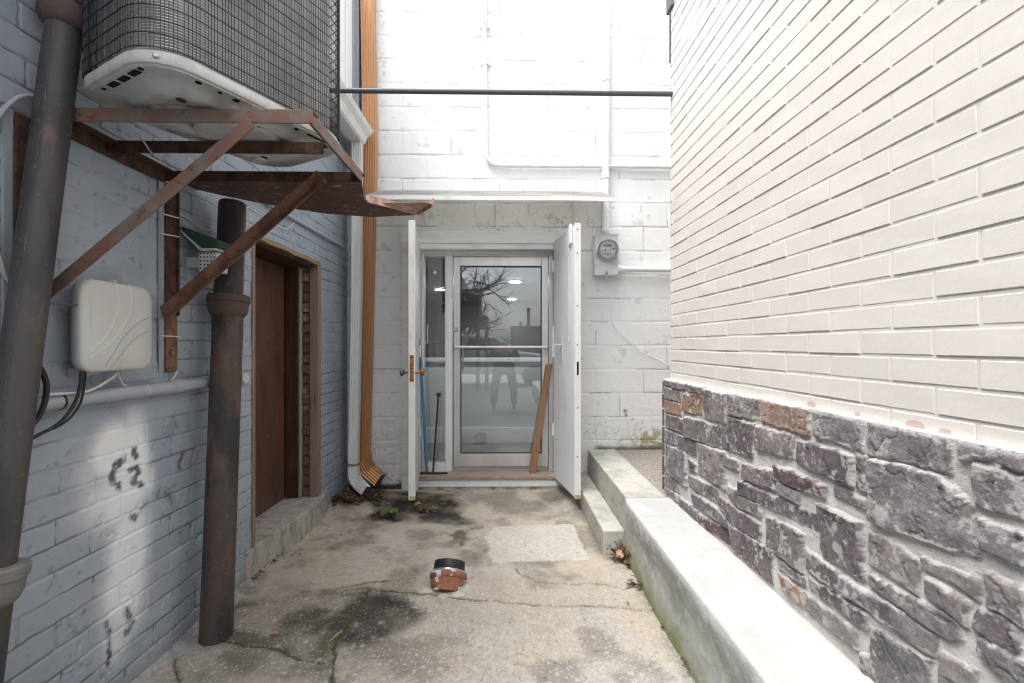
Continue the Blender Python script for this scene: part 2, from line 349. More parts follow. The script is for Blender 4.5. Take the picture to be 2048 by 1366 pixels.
def grey_wall(a0, a1, b0, b1, st, opening):
    A, B = grid(a0, a1, b0, b1, st)
    d, rnd, fb, r, k = brick_h(A, B-.012, .0755, .226, .0062, 3, .0036)
    dep = .0022+.0024*sst(.35,.65,fbm(A,B,1.6,21,3))+.0022*sst(1.3,.4,B)
    h = (sst(-.0022,.0024,d)-1)*dep + (rnd-.5)*.0032*1 + (fbm(A,B,28,31,3)-.5)*.0028 + (fbm(A,B,5,33,2)-.5)*.004 + (vn(A*110,B*110,35)-.5)*.0007
    pock = sst(.74,.80,fbm(A,B,24,41,3)); h -= pock*.003
    c = np.empty(A.shape+(3,)); c[:] = (.325,.375,.44)
    c = mixc(c, (.40,.445,.50), sst(.4,.7,fbm(A,B,2.2,51,4))*.6)
    c = mixc(c, (.275,.315,.365), sst(.45,.75,fbm(A,B,1.1,55,4))*.45)
    c = c*(1+(rnd-.5)*.07)[...,None]
    crev = sst(.0005,-.0022,d)*sst(.42,.58,fbm(A,B,6,61,3))*sst(.45,.2,np.abs(fb-.98) if False else np.minimum(fb,1-fb))
    c = mixc(c, (.05,.052,.055), crev*.75)
    c = mixc(c, (.12,.12,.12), sst(.72,.78,fbm(A,B,34,71,3))*.35)
    # white sprayed patch and soot-black marks
    def P(u,v): q = PX(u,v,XL); return q.y, q.z
    def blob(u,v,su,sv,amt):
        y, z = P(u,v); y2, _ = P(u+su,v); _, z2 = P(u,v+sv)
        e = ((A-y)/(y2-y))**2 + ((B-z)/(z2-z))**2
        return amt*np.exp(-e*.55)
    w = 0
    for u,v,su,sv,am in ((232,905,34,42,.95),(268,930,24,70,.95),(245,985,40,60,.75),(258,1080,30,80,.8),(215,1000,45,45,.55),(250,1190,34,70,.7),(235,1275,30,50,.45),(292,960,16,30,.5),(180,950,30,40,.35)):
        w = np.maximum(w, blob(u,v,su,sv,am))
    w = np.clip(w*1.15*(0.75+.5*fbm(A,B,7,81,3)),0,1)
    c = mixc(c, (.86,.875,.89), sst(.06,.72,w))
    k_ = 0
    def stroke(pts, wd):
        q = [P(*p) for p in pts]
        return np.exp(-(segd(A+(fbm(A,B,40,88,3)-.5)*.018,B+(fbm(A,B,40,89,3)-.5)*.018,q)/(wd*1.4))**2)
    k_ = stroke([(248,918),(232,930),(224,950),(228,968),(240,975)], .013)
    k_ = np.maximum(k_, stroke([(270,900),(271,912)], .011)); k_ = np.maximum(k_, stroke([(262,938),(272,934),(278,944),(264,962),(284,970)], .011))
    k_ = np.maximum(k_, .8*stroke([(366,908),(358,925),(360,940)], .010)); k_ = np.maximum(k_, .7*stroke([(290,1010),(280,1022),(268,1033)], .018))
    k_ = np.maximum(k_, .6*stroke([(320,985),(345,1000),(330,1030)], .03)); k_ = np.maximum(k_, .75*stroke([(253,1218),(262,1250),(252,1262)], .014))
    k_ = np.maximum(k_, .8*stroke([(214,1245),(219,1280),(215,1330)], .010)); k_ = np.maximum(k_, .5*stroke([(190,1200),(170,1220)], .02)); k_ = np.maximum(k_, .55*stroke([(345,830),(350,850),(330,880)], .028))
    gr = .35*fbm(A,B,60,91,3)+.65*vn(A*150,B*150,93)
    c = mixc(c, (.045,.045,.045), sst(.26,.95,k_*(.45+1.5*gr*fbm(A,B,30,94,3)*1.3))*.9)
    # dirty base
    c = mixc(c, (.20,.21,.19), sst(.10,.0,B+.06*(fbm(A,B,9,95,3)-.5))*.5)
    keep = None
    if opening: keep = ~((A >= DY0) & (A < DY1-.001) & (B >= DZ0-.001) & (B < DZ1))
    Pm = np.stack([XL+h, A, B], -1)
    return hfield('wall', Pm, c, m_grey, gb, keep)
grey_wall(.95, YB, 0, 2.86, .0042, True)
w0 = grey_wall(-6, .95, -.02, 2.86, .02, False); w0.name = 'wall_return'
MB().box(-6, XL-.30, -6, YB, 0, 2.86).build('inner_mass', m_hole, gb)
# reveals of the door opening
XD = -1.505
b = MB(); b.box(XL-.30, XL-.002, DY0-.05, DY0-.001, DZ0, DZ1); b.build('door_reveal', m_greyplain, gb)
b = MB(); b.box(XL-.30, XL-.004, DY0, DY1, DZ1+.001, DZ1+.05); b.build('door_head', m_mosswood, gb)
dl = MB().box(XD-.04, XD, DY0+.002, DY1-.07, DZ0+.005, DZ1-.03).build('door', m_doorbrown, gb, bevel=.002)
MB().box(XD+.002, XD+.05, DY1-.066, DY1-.04, DZ0, DZ1-.028).build('door_stop', m_frame, gb, bevel=.003)
MB().box(XD+.052, XD+.085, DY1-.058, DY1-.02, DZ0, DZ1-.028).build('door_jamb', m_frame, gb, bevel=.003)
MB().box(XD+.0, XL-.02, DY0+.003, DY1-.02, DZ1-.028, DZ1-.001).build('frame_head', m_frame, gb, bevel=.003)
MB().box(XD+.086, XD+.10, DY1-.050, DY1-.01, DZ0, DZ1-.03).build('mortar_strip', mk('grey caulk', (.30,.30,.29), .9, bump=[(60,.6,.006)]), gb, bevel=.003)
# brick reveal, real bricks
b = MB(); z = DZ0; i = 0
while z < DZ1-.06:
    b.box(XD+.103, XL-.055-.004*(i % 2), DY1-.03+.006*((i*7) % 3), DY1+.004, z+.005, z+.066); z += .071; i += 1
b.build('brick_reveal', m_oldbrick, gb, bevel=.004)
MB().box(XL-.30, XL-.05, DY1+.005, DY1+.03, DZ0, DZ1).build('mortar_bed', mk('old mortar', (.27,.25,.23), .95, bump=[(60,.8,.008)]), gb)
MB().box(XL-.052, XL+.008, DY1-.032, DY1+.022, DZ0-.003, DZ1-.002).build('outer_jamb', m_barewood, gb, bevel=.004)
MB().box(XL-.048, XL+.006, DY0-.002, DY0+.028, DZ0-.003, DZ1-.002).build('outer_jamb', m_barewood, gb, bevel=.004)
b = MB(); b.sweep([(-.03,-.011),(.03,-.016),(.027,.014),(-.03,.016)], [(XL-.018, DY0-.04+.1*i, DZ1+.006+.004*math.sin(i*2.1)) for i in range(10)]); b.build('head_trim', m_mosswood, gb, bevel=.004)
# sill: bulging front
b = MB(); n = 14; lo = []; hi = []
fr = []
for i in range(n+1):
    t = i/n; y = 2.30+t*1.045
    x = XL+.004+.045*math.sin(PI*min(1,t*1.02)**1.5)+.014*t
    fr.append((x, y, .158-.016*t+random.uniform(-.003,.003)))
top = [(x,y,z) for x,y,z in fr]+[(-1.56, fr[-1][1], .143),(-1.56, fr[0][1], .158)]
bot = [(x+random.uniform(-.004,.006), y, -.02) for x,y,z in fr]+[(-1.56, fr[-1][1], -.02),(-1.56, fr[0][1], -.02)]
nn = len(top)
b.add(top+bot, [list(range(nn)), list(range(nn,2*nn))[::-1]]+[[k,(k+1)%nn,nn+(k+1)%nn,nn+k] for k in range(nn)])
b.build('door_sill', m_sill, gb, bevel=.006)
# eaves, upper storey trim
MB().box(XL-.25, XL+.10, -6, 3.78, 2.862, 2.90).build('soffit', m_siding, gb)
b = MB(); b.box(-1.9, -1.195, 2.6, 3.60, 2.905, 4.15); b.box(-1.194, -1.184, 3.44, 3.48, 2.905, 4.15); b.box(-1.194, -1.188, 3.2, 3.3, 2.905, 4.15); b.build('upper_wall', m_siding, gb, bevel=.004)
b = MB(); b.box(-1.9, -1.19, 3.602, 3.69, 2.905, 4.15); b.box(-1.9,-1.175,3.692,3.76,2.905,4.15); b.build('corner_trim', m_sidgrey, gb, bevel=.003)
# wall cover plate beside the door
q = PX(490,757,XL)
cp = tag(MB().lathe((XL-.001,q.y,q.z), (XL+.02,q.y,q.z), [(0,.026),(.006,.026),(.010,.022),(.012,.006),(.015,.005)], 20).build('cover_plate', m_whitecab, None, True), 'round white cover plate on the grey wall beside the brown door', 'cover plate')

# ================================================================== WHITE BLOCK BUILDING (back)
wb = thing('white_block_building', 'white painted concrete block building with a glass entrance between two open steel doors', 'building', (0, YB, 0))
s0 = F/YB
OX0, OX1 = PY(840,700,YB).x-.006, PY(1109,700,YB).x+.006
OZ0, OZ1 = .09, PY(1000,500,YB).z
def back_wall(a0, a1, b0, b1, st):
    A, B = grid(a0, a1, b0, b1, st)
    P = lambda u,v: (PY(u,v,YB).x, PY(u,v,YB).z)
    a = A+(fbm(A,B,6,3,3)-.5)*.008+(vn(A*40,B*40,5)-.5)*.004; bb = B+(fbm(A,B,5,13,3)-.5)*.010+(vn(A*45,B*45,15)-.5)*.005
    hc, L = .1985, .4035
    r = np.floor((bb-1.195)/hc); fb = (bb-1.195)-r*hc
    off = np.where(np.mod(r,2) == 0, .848, .647)
    k = np.floor((a+off)/L); fa = (a+off)-k*L
    dh = np.minimum(fb, hc-fb)-.003; dv = np.minimum(fa, L-fa)-.002
    rnd = _hash(k,r,5)
    vis = sst(.30,.55,fbm(A,B,3.2,23,3))
    h = -(sst(.006,-.003,dh)*.0042*(.4+.6*vis)+sst(.005,-.002,dv)*.003*vis) + (fbm(A,B,18,33,4)-.5)*.003 + (fbm(A,B,3,35,2)-.5)*.004 + (rnd-.5)*.002
    low = sst(1.05,.25,B); h += (fbm(A,B,40,43,3)-.5)*.006*low
    c = np.empty(A.shape+(3,)); c[:] = (.79,.785,.775)
    c = mixc(c, (.72,.715,.705), sst(.45,.7,fbm(A,B,2.5,53,4))*.5)
    ck = np.maximum(sst(.003,-.003,dh)*sst(.52,.66,fbm(A*1.0,B*3,5,63,3)), sst(.003,-.002,dv)*sst(.56,.68,fbm(A*2,B,4,65,3)))
    c = mixc(c, (.20,.195,.19), ck*.85)
    c = mixc(c, (.50,.49,.47), sst(.72,.78,fbm(A,B,14,73,4))*.5)
    # peeling bottom
    pe = fbm(A,B,11,83,5); edge = np.exp(-((pe-.56)/.008)**2)
    c = mixc(c, (.16,.15,.13), edge*sst(.75,.35,B)*.75)
    c = mixc(c, (.60,.58,.54), sst(.56,.58,pe)*sst(.6,.3,B)*.35); h -= sst(.56,.57,pe)*sst(.6,.3,B)*.003
    spk = sst(.66,.72,fbm(A,B,45,85,3)); c = mixc(c, (.12,.115,.10), spk*sst(.34,.02,B)*.8)
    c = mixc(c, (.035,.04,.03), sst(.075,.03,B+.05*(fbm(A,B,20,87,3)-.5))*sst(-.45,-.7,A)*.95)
    for u,v,wd in ((1250,822,.018),(1252,830,.014),(1265,838,.009),(1285,846,.006)):
        x,z = P(u,v); c = mixc(c, (.24,.20,.16), np.exp(-(np.hypot(A-x,B-z)/wd)**4)*.9)
    x0,z0 = P(1268,862); x1,z1 = P(1335,903)
    al = sst(x0-.05,x0+.06,A)*sst(z0+.03,z0-.02,B+.05*(fbm(A,B,14,97,3)-.5))*sst(.30,.55,fbm(A,B,22,99,4))
    c = mixc(c, (.30,.30,.13), al*.8)
    x,z = P(1200,893); c = mixc(c, (.06,.065,.03), sst(.35+.02,.33,B+.025*(fbm(A,B,25,101,3)-.5))*sst(.72,.80,A)*.8)
    # weathered patch under the awning
    cr = np.exp(-((fbm(A,B,6,111,5)-.5)/.008)**2)*sst(.12,.04,np.abs(B-2.22))*sst(1.0,.7,np.abs(A+.05)); c = mixc(c, (.22,.21,.20), cr*.7)
    keep = ~((A > OX0) & (A < OX1-st) & (B < OZ1))
    return hfield('wall', np.stack([A, YB-h, B], -1), c, m_white, wb, keep)
back_wall(-1.30, 2.4, 0, 4.6, .0065)
MB().box(-7, -1.301, YB, YB+.2, 0, 6.5).build('wall_wing', m_whiteplain, wb); MB().box(2.401, 7, YB, YB+.2, 0, 6.5).build('wall_wing', m_whiteplain, wb)
MB().box(-1.301, 2.401, YB, YB+.2, 4.6, 6.5).build('wall_top', m_whiteplain, wb)
# casing round the opening
cx0, cx1 = PY(803,700,YB-.03).x, PY(1150,700,YB-.03).x
zt0, zt1 = PY(1000,487,YB-.03).z, PY(1000,463,YB-.03).z
MB().box(cx0, OX0-.001, YB-.032, YB+.03, .0, zt0-.001).build('casing', m_trim, wb, bevel=.004)
MB().box(OX1+.001, PY(1138,700,YB).x, YB-.032, YB+.03, .16, zt0-.001).build('casing', m_trim, wb, bevel=.004)
MB().box(cx0-.01, cx1, YB-.036, YB+.03, zt0, zt1).build('casing_head', m_trim, wb, bevel=.005)
YD = 3.95
MB().box(OX0-.05, OX0, YB+.031, YD+.05, .12, OZ1+.05).build('frame_side', m_door, wb); MB().box(OX1, OX1+.05, YB+.031, YD+.05, .12, OZ1+.05).build('frame_side', m_door, wb)
zd = PY(1000,512,YD).z
MB().box(OX0+.001, OX1-.001, YD-.06, YD+.05, zd, OZ1+.03).build('frame_head', m_door, wb, bevel=.003)
MB().box(OX0+.001, OX1-.001, YB-.02, YD-.062, PY(1000,499,YB).z, PY(1000,486,YB).z).build('frame_head', m_trim, wb, bevel=.003)
zs = PY(1000,945,YD-.08).z     # threshold top
MB().box(OX0-.02, OX1+.02, YB-.045, YD+.08, zs-.03, zs).build('threshold', m_thresh, wb, bevel=.004)
MB().box(OX0-.035, OX1+.02, YB-.035, YB+.3, .025, zs-.032).build('riser', m_flake, wb, bevel=.006)
MB().box(OX0-.03, OX1+.03, YB-.03, YB+.3, -.02, .024).build('footing', mk('mossy footing', (.45,.44,.40), .9, layers=[((.17,.18,.08), 9, .42, .62, .85), ((.06,.055,.04), 16, .55, .68, .8)], bump=[(40,.9,.012)]), wb, bevel=.008)
# storefront: sidelight
def rect_frame(b, x0, x1, z0, z1, w, y0, y1, wt=None, wbt=None, wr=None):
    wt = wt or w; wbt = wbt or w; wr = wr or w
    b.box(x0, x0+w, y0, y1, z0, z1); b.box(x1-wr, x1, y0, y1, z0, z1)
    b.box(x0+w, x1-wr, y0+.001, y1-.001, z1-wt, z1); b.box(x0+w, x1-wr, y0+.001, y1-.001, z0, z0+wbt)
X = lambda u: PY(u,700,YD).x
Z = lambda v: PY(1000,v,YD).z
b = MB(); rect_frame(b, OX0+.001, X(905), zs, zd-.001, X(849)-OX0, YD-.05, YD+.04, .012, Z(924)-zs, X(905)-X(892))
sl = b.build('sidelight', m_wmetal, wb, bevel=.003)
MB().box(X(848), X(893), YD+.0, YD+.006, Z(926), Z(511)).build('pane', m_glass, sl)
b = MB(); rect_frame(b, X(849), X(892), Z(924), zd-.014, .006, YD-.02, YD-.002); b.build('glazing_bead', m_alu, sl)
b = MB(); q = PY(870,545,YD-.004); b.lathe((q.x,YD-.006,q.z),(q.x,YD,q.z),[(0,.014),(.004,.014)],20); b.build('sticker', m_upvc, sl)
b = MB(); b.box(X(905)+.001, X(908)-.004, YD-.045, YD+.04, zs, zd-.001); b.box(X(1096)+.004, OX1-.001, YD-.045, YD+.04, zs, zd-.001); b.box(X(908)-.004, X(1096)+.004, YD-.044, YD+.04, zd-.012, zd-.001); b.build('door_frame', m_alu, wb, bevel=.002)
MB().box(X(908)-.0035, X(1096)+.0035, YD+.02, YD+.035, zs+.001, zd-.0125).build('door_gap', m_aludark, wb).hide_render = False
bpy.data.objects.remove(bpy.data.objects['door_gap'])
# glass door
b = MB(); x0, x1, z0, z1 = X(908), X(1096), Z(931), Z(515)
b.box(x0, X(921), YD-.03, YD+.012, z0, z1); b.box(X(1083), x1, YD-.03, YD+.012, z0, z1)
b.box(X(921), X(1083), YD-.029, YD+.011, Z(533), z1); b.box(X(921), X(1083), YD-.029, YD+.011, z0, Z(906))
gd = b.build('glass_door', m_alu, wb, bevel=.003)
b = MB(); rect_frame(b, X(921)+.0005, X(1083)-.0005, Z(906)+.0005, Z(533)-.0005, .008, YD-.024, YD-.006); b.build('gasket', m_aludark, gd)
MB().box(X(921), X(1083), YD-.012, YD-.006, Z(906), Z(533)).build('pane', m_glass, gd)
b = MB(); zz = Z(694); b.box(x0+.012, x1-.010, YD-.085, YD-.065, zz-.010, zz+.010)
for xx in (x0+.014, x1-.034): b.box(xx, xx+.022, YD-.066, YD-.0305, zz-.009, zz+.009)
b.build('push_bar', m_alu, gd, bevel=.005)
MB().lathe((X(911.5),YD-.030,Z(659)),(X(911.5),YD-.060,Z(659)),[(0,.024),(.010,.023),(.014,.019),(.014,.012),(.018,.010)],24).build('lock', m_steel, gd, True)
MB().box(X(924), X(926.5), YD+.02, YD+.045, Z(742), Z(690)).build('inner_handle', m_alu, gd)
# open steel doors
zl0 = .105
m_rusttan = mk('rust stained paint', (.50,.36,.22), .8, layers=[((.62,.58,.52), 40, .5, .62, .8), ((.25,.12,.05), 50, .6, .7, .8)])
def steel_door(hx, nx, side, zt):
    ha, na = Vector((hx, YB-.034, 0)), Vector((nx, 3.255, 0)); dv = (na-ha); out = Vector((dv.y, -dv.x, 0)).normalized()*(.044)
    if out.x*side < 0: out = -out
    o = MB().hexa(ha+Vector((0,0,zl0)), dv, out, Vector((0,0,zt-zl0))).build('steel_door', m_door, wb, bevel=.003)
    dn = dv.normalized()
    # timber/painted lip along the free edge
    MB().hexa(na+dn*.001+Vector((0,0,zl0-.008))-out*.05, dn*.006, out*1.1, Vector((0,0,zt-zl0+.02))).build('edge_strip', m_dooredge, o, bevel=.002)
    for hz_ in (.45,1.1,1.8): MB().lathe(ha-dn*.004-out*.15+Vector((0,0,hz_)), ha-dn*.004-out*.15+Vector((0,0,hz_+.1)), [(0,.004),(.002,.008),(.098,.008),(.1,.004)], 10).build('hinge', m_dooredge, o, True)
    MB().hexa(na+dn*.0005+Vector((0,0,zl0-.0085))-out*.06, dn*.0072, out*1.12, (0,0,.028)).build('rusted_corner', m_rusttan, o, bevel=.001)
    return o, ha, na, dn, out/.044
d1, ha, na, dn, ou = steel_door(PY(840,700,YB).x, PY(830,700,3.255).x, -1, 2.075)
# lock face plate, knobs
zc = PY(822,737,3.25).z
fc = na+dn*.007+ou*.022
MB().hexa(fc+ou*(-.014)+Vector((0,0,zc-.095)), ou*.028, dn*.003, Vector((0,0,.19))).build('lock_plate', m_brass, d1, bevel=.001)
b = MB()
for zz in (-.08,-.03,.0,.025,.08): b.lathe(fc+dn*.003+Vector((0,0,zc+zz)), fc+dn*.005+Vector((0,0,zc+zz)), [(0,.005),(.001,.005)], 10)
b.each('keyhole', m_hole, d1)
kz = PY(838,745,3.29).z
base = na-dn*.045
kprof = [(0,.017),(.004,.017),(.006,.008),(.03,.008),(.034,.018),(.045,.026),(.056,.026),(.064,.018),(.066,.004)]
MB().lathe(base+Vector((0,0,kz)), base-ou*.1+Vector((0,0,kz)), kprof, 20).build('knob', m_brass, d1, True)
MB().lathe(base+ou*.045+Vector((0,0,kz)), base+ou*.2+Vector((0,0,kz)), kprof, 20).build('knob', m_pewter, d1, True)
def bracket(parent, p, along, inw, name='bar_bracket', sgn=1):
    b = MB(); al = Vector(along); iw = Vector(inw)
    b.hexa(p, al*.03, iw*.004, (0,0,.135))
    b.hexa(p+Vector((0,0,.136)), al*.03, iw*.075, (0,0,.004))
    b.hexa(p+iw*.071+Vector((0,0,.141)), al*.03, iw*.004, (0,0,.14))
    o = b.build(name, m_door, parent, bevel=.0015)
    bb = MB()
    for z in (.02,.06,.11): bb.lathe(p+al*.015+iw*.004+Vector((0,0,z)), p+al*.015+iw*.009+Vector((0,0,z)), [(0,.006),(.004,.004)], 10)
    bb.each('bolt_head', m_steel, parent)
p = ha+dn*.20-ou*.0015; p.z = PY(832,722,3.5).z
bracket(d1, p, dn, -ou)
d2, ha, na, dn, ou = steel_door(PY(1107,700,YB).x, PY(1149,700,3.255).x, 1, 2.062)
p = ha+dn*.21-ou*.0015; p.z = PY(1120,724,3.57).z
bracket(d2, p, dn, -ou)
# stiffening strip, chain bolt near the free edge
b = MB(); b.hexa(na-dn*.11-ou*.004+Vector((0,0,1.93)), dn*.035, -ou*.012, (0,0,.14)); b.hexa(na-dn*.06-ou*.002+Vector((0,0,1.94)), dn*.02, -ou*.02, (0,0,.14)); b.build('bolt_bracket', m_door, d2, bevel=.002)
b = MB(); pts = [na-dn*.095-ou*.01+Vector((0,0,1.93-.012*i)) for i in range(60)]
for i, q in enumerate(pts[::2]): b.lathe(q+Vector((0,0,-.007)), q+Vector((0,0,.007)), [(0,.002),(.004,.0045),(.010,.0045),(.014,.002)], 6)
b.build('chain', m_wmetal, d2)
MB().hexa(na+dn*.0075+ou*.015+Vector((0,0,PY(1160,750,3.25).z)), ou*.014, dn*.002, (0,0,.095)).build('latch_slot', m_hole, d2)
b = MB()
for zz in (2.03,1.86,1.48,1.2,.75,.4): b.lathe(na+dn*.007+ou*.02+Vector((0,0,zz)), na+dn*.010+ou*.02+Vector((0,0,zz)), [(0,.006),(.002,.005)], 10)
b.each('screw', mk('rusted screws', (.13,.10,.08), .7), d2)
# interior
fz = zs-.02
MB().box(-2.6, 2.2, YD+.085, 12, fz-.1, fz).build('interior_floor', m_infloor, wb)
MB().box(-2.6, 2.2, YD+.06, 12, 2.32, 2.4).build('interior_ceiling', m_inceil, wb)
b = MB(); b.box(-2.7, -2.6, YB+.2, 12, fz-.1, 2.4); b.box(2.2, 2.3, YB+.2, 12, fz-.1, 2.4); b.box(-2.6, 2.2, 11.9, 12, fz, 2.32); b.each('interior_wall', m_inupper, wb)
b = MB(); b.box(-2.6, OX0-.052, YB+.2, YD+.06, 0, 2.4); b.box(OX1+.052, 2.2, YB+.2, YD+.06, 0, 2.4); b.box(OX0-.05, OX1+.05, YB+.2, YD+.06, OZ1+.05, 2.4); b.each('interior_front', m_inupper, wb)
YH = 5.15
MB().box(-2.6, 2.2, YH, YH+.12, fz, PY(1000,724,YH).z).build('half_wall', m_inwall, wb)
MB().box(-2.6, 2.2, YH-.03, YH+.15, PY(1000,723.5,YH).z, PY(1000,716,YH).z).build('half_wall_cap', m_siding, wb, bevel=.003)
MB().box(-2.6, 2.2, YH-.018, YH-.001, fz+.001, PY(1000,855,YH).z).build('skirting', m_siding, wb, bevel=.003)
for i, (u, v) in enumerate(((1030,562),(1024,597),(880,578),(1000,464))):  # last one is an added lamp out of view, brightening the half wall
    d = ray(u, v); t = (2.32-H)/d.z; p = Vector((d.x*t, d.y*t, 2.32))
    L_ = thing('ceiling_light', ['upper of two round lit downlights behind the glass door','lower of two round lit downlights behind the glass door','round lit downlight behind the narrow side pane','added unseen downlight above the glass door head, brightening the half wall inside'][i], 'ceiling light', p, 'lit downlights inside the entrance')
    MB().lathe(p+Vector((0,0,-.001)), p+Vector((0,0,-.02)), [(0,.125),(.012,.125),(.015,.095)], 24).build('rim', m_siding, L_, True)
    MB().lathe(p+Vector((0,0,-.0165)), p+Vector((0,0,-.03)), [(0,.092),(.006,.088),(.008,.02)], 24).build('diffuser', m_lamp, L_, True)

# ================================================================== CREAM BRICK BUILDING (right)
cb = thing('cream_brick_building', 'cream painted brick building with a dark stone veneer along its foot', 'building', (XR, 1.3, 0))
b = MB(); bm_ = MB()
hc, Lb, j = .0667, .2145, .0088
ZB0 = 1.0; YE = 2.68
zc = 1.17-.0667*3+.002
row = 0
while zc < 4.2:
    off = 1.238-Lb*40 if (round((zc-1.172)/.0667) % 2 == 0) else 1.142-Lb*40
    y = off+random.uniform(-.003,.003)
    while y < YE:
        y0, y1 = y+j/2+random.uniform(-.0012,.0012), y+Lb-j/2+random.uniform(-.0012,.0012)
        y = y+Lb
        if y1 < -3.2: continue
        y1 = min(y1, YE)
        if y1-y0 < .01: continue
        z0, z1 = zc+j/2+random.uniform(-.001,.001), zc+hc-j/2+random.uniform(-.001,.001)
        x = XR+random.uniform(-.0012,.0012); xb = XR+.0042; c = .0016
        t = [random.uniform(-.0008,.0008) for _ in range(4)]
        b.add([(xb,y0,z0),(xb,y1,z0),(xb,y1,z1),(xb,y0,z1),
               (x+c,y0,z0),(x+c,y1,z0),(x+c,y1,z1),(x+c,y0,z1),
               (x+t[0],y0+c,z0+c),(x+t[1],y1-c,z0+c),(x+t[2],y1-c,z1-c),(x+t[3],y0+c,z1-c)],
              [[0,1,5,4],[1,2,6,5],[2,3,7,6],[3,0,4,7],[4,5,9,8],[5,6,10,9],[6,7,11,10],[7,4,8,11],[8,9,10,11]])
    zc += hc; row += 1
wl = b.build('brick_wall', m_cream, cb)
MB().box(XR+.0029, 6, -3.2, YE-.001, .93, 4.2).build('mortar', m_creammortar, cb)
MB().box(XR+.0, 6, -3.2, YE-.001, -.02, .929).build('foundation', m_conc, cb)
b = MB(); q = PX(1342,0,XR-.004); b.box(XR-.016, XR+.4, 2.62, YE+.03, 3.172, 3.34); b.build('eave_corner', m_slate, cb, bevel=.006)
MB().box(XR-.006, XR-.001, YE-.012, YE+.004, 2.87, 3.18).build('corner_strip', m_slate, cb)
# dabs of pink primer and drips on the lowest course
b = MB()
for u, v, r in ((1622,809,.013),(1714,828,.007),(1830,851,.017),(1890,864,.010)):
    p = PX(u,v,XR-.002); n = 14
    b.add([p]+[p+Vector((0,r*1.5*math.cos(2*PI*k/n),r*.72*math.sin(2*PI*k/n))) for k in range(n)], [[0,k+1,(k+1)%n+1] for k in range(n)])
b.each('primer_dab', m_redpatch, cb)

# stone veneer, stones traced in the photograph's wall plane
ST8 = """385,122 410,124 410,150 385,147|413,124 470,135 468,162 413,155|473,137 537,150 537,180 473,168|382,152 452,170 450,217 382,202|385,207 450,225 450,272 385,255|462,178 535,188 535,270 458,250|540,160 640,175 635,305 540,280|645,172 768,198 765,290 640,268|775,195 968,245 970,355 775,295|990,240 1190,275 1190,425 990,355|1205,285 1535,335 1550,440 1545,505 1205,430|1575,355 1730,368 1730,450 1590,455|1750,385 1862,400 1862,505 1755,480|390,262 465,285 462,345 390,318|470,272 635,322 635,415 470,355|640,275 745,300 740,445 635,410|755,310 910,350 900,450 755,405|920,365 1150,435 1150,560 915,460|385,325 435,343 432,395 385,375|437,348 512,372 510,440 437,400|385,385 470,420 475,560 390,500|520,375 630,420 630,570 518,510|625,435 685,455 685,495 625,475|700,465 826,495 835,575 700,530|832,470 1050,560 1030,610 832,540|1165,440 1200,445 1210,585 1165,570|1225,445 1500,510 1640,640 1665,850 1530,820 1225,705|1640,465 1862,530 1862,710 1650,640|480,445 512,470 512,500 478,490|387,505 440,545 440,590 387,560|485,510 600,570 605,635 485,560|640,550 775,630 775,680 690,650 640,595|690,535 1000,680 1000,745 790,640 690,590|845,545 935,580 930,635 850,590|1075,555 1140,580 1140,625 1075,600|1145,590 1205,610 1205,665 1145,630|388,560 440,595 440,625 390,595|445,600 520,660 520,710 445,650|495,580 645,680 640,735 497,625|525,670 650,745 650,805 525,715|605,600 775,710 770,785 660,720 605,650|655,720 825,830 825,970 655,815|790,680 950,755 945,920 795,810|1005,625 1190,710 1195,950 1020,840|1215,750 1330,790 1425,880 1420,1020 1215,880|1430,850 1660,940 1660,1030 1435,890|1665,685 1862,760 1862,900 1680,830|955,810 1090,910 1090,1000 960,900|843,855 955,940 955,975 850,900|842,900 955,1000 955,1060 865,985|958,1005 1170,1155 1170,1235 960,1075|969,928 1216,1088 1210,1148 969,985|1105,925 1490,1160 1490,1260 1380,1200 1105,990|1215,920 1590,1120 1590,1190 1540,1190 1215,970|1450,930 1620,1030 1620,1150 1450,1010|1645,1050 1810,1120 1815,1280 1640,1150|1680,905 1862,980 1862,1150 1690,1050|1215,1130 1470,1270 1460,1420 1290,1420 1215,1340|1505,1230 1660,1320 1660,1460 1500,1400|1670,1180 1862,1290 1862,1440 1675,1260|1180,1240 1210,1260 1210,1340 1180,1300"""
stones = []
for s_ in ST8.split('|'):
    pl = []
    for p in s_.split():
        x, y = map(float, p.split(',')); q = PX(1140+x/2.0507, 700+y/2.0507, XS); pl.append((q.y, q.z))
    stones.append(pl)
def ashlar(y0, y1, seed):
    r = random.Random(seed); out = []; z = .34
    while z < .99:
        hh = min(r.choice((.07,.10,.13,.16)), 1.0-z); y = y0
        while y < y1:
            w = r.uniform(.12,.34); out.append([(min(y+w,y1)-.012,z+hh-.012),(y,z+hh-.012),(y,z),(min(y+w,y1)-.012,z)]); y += w
        z += hh
    return out
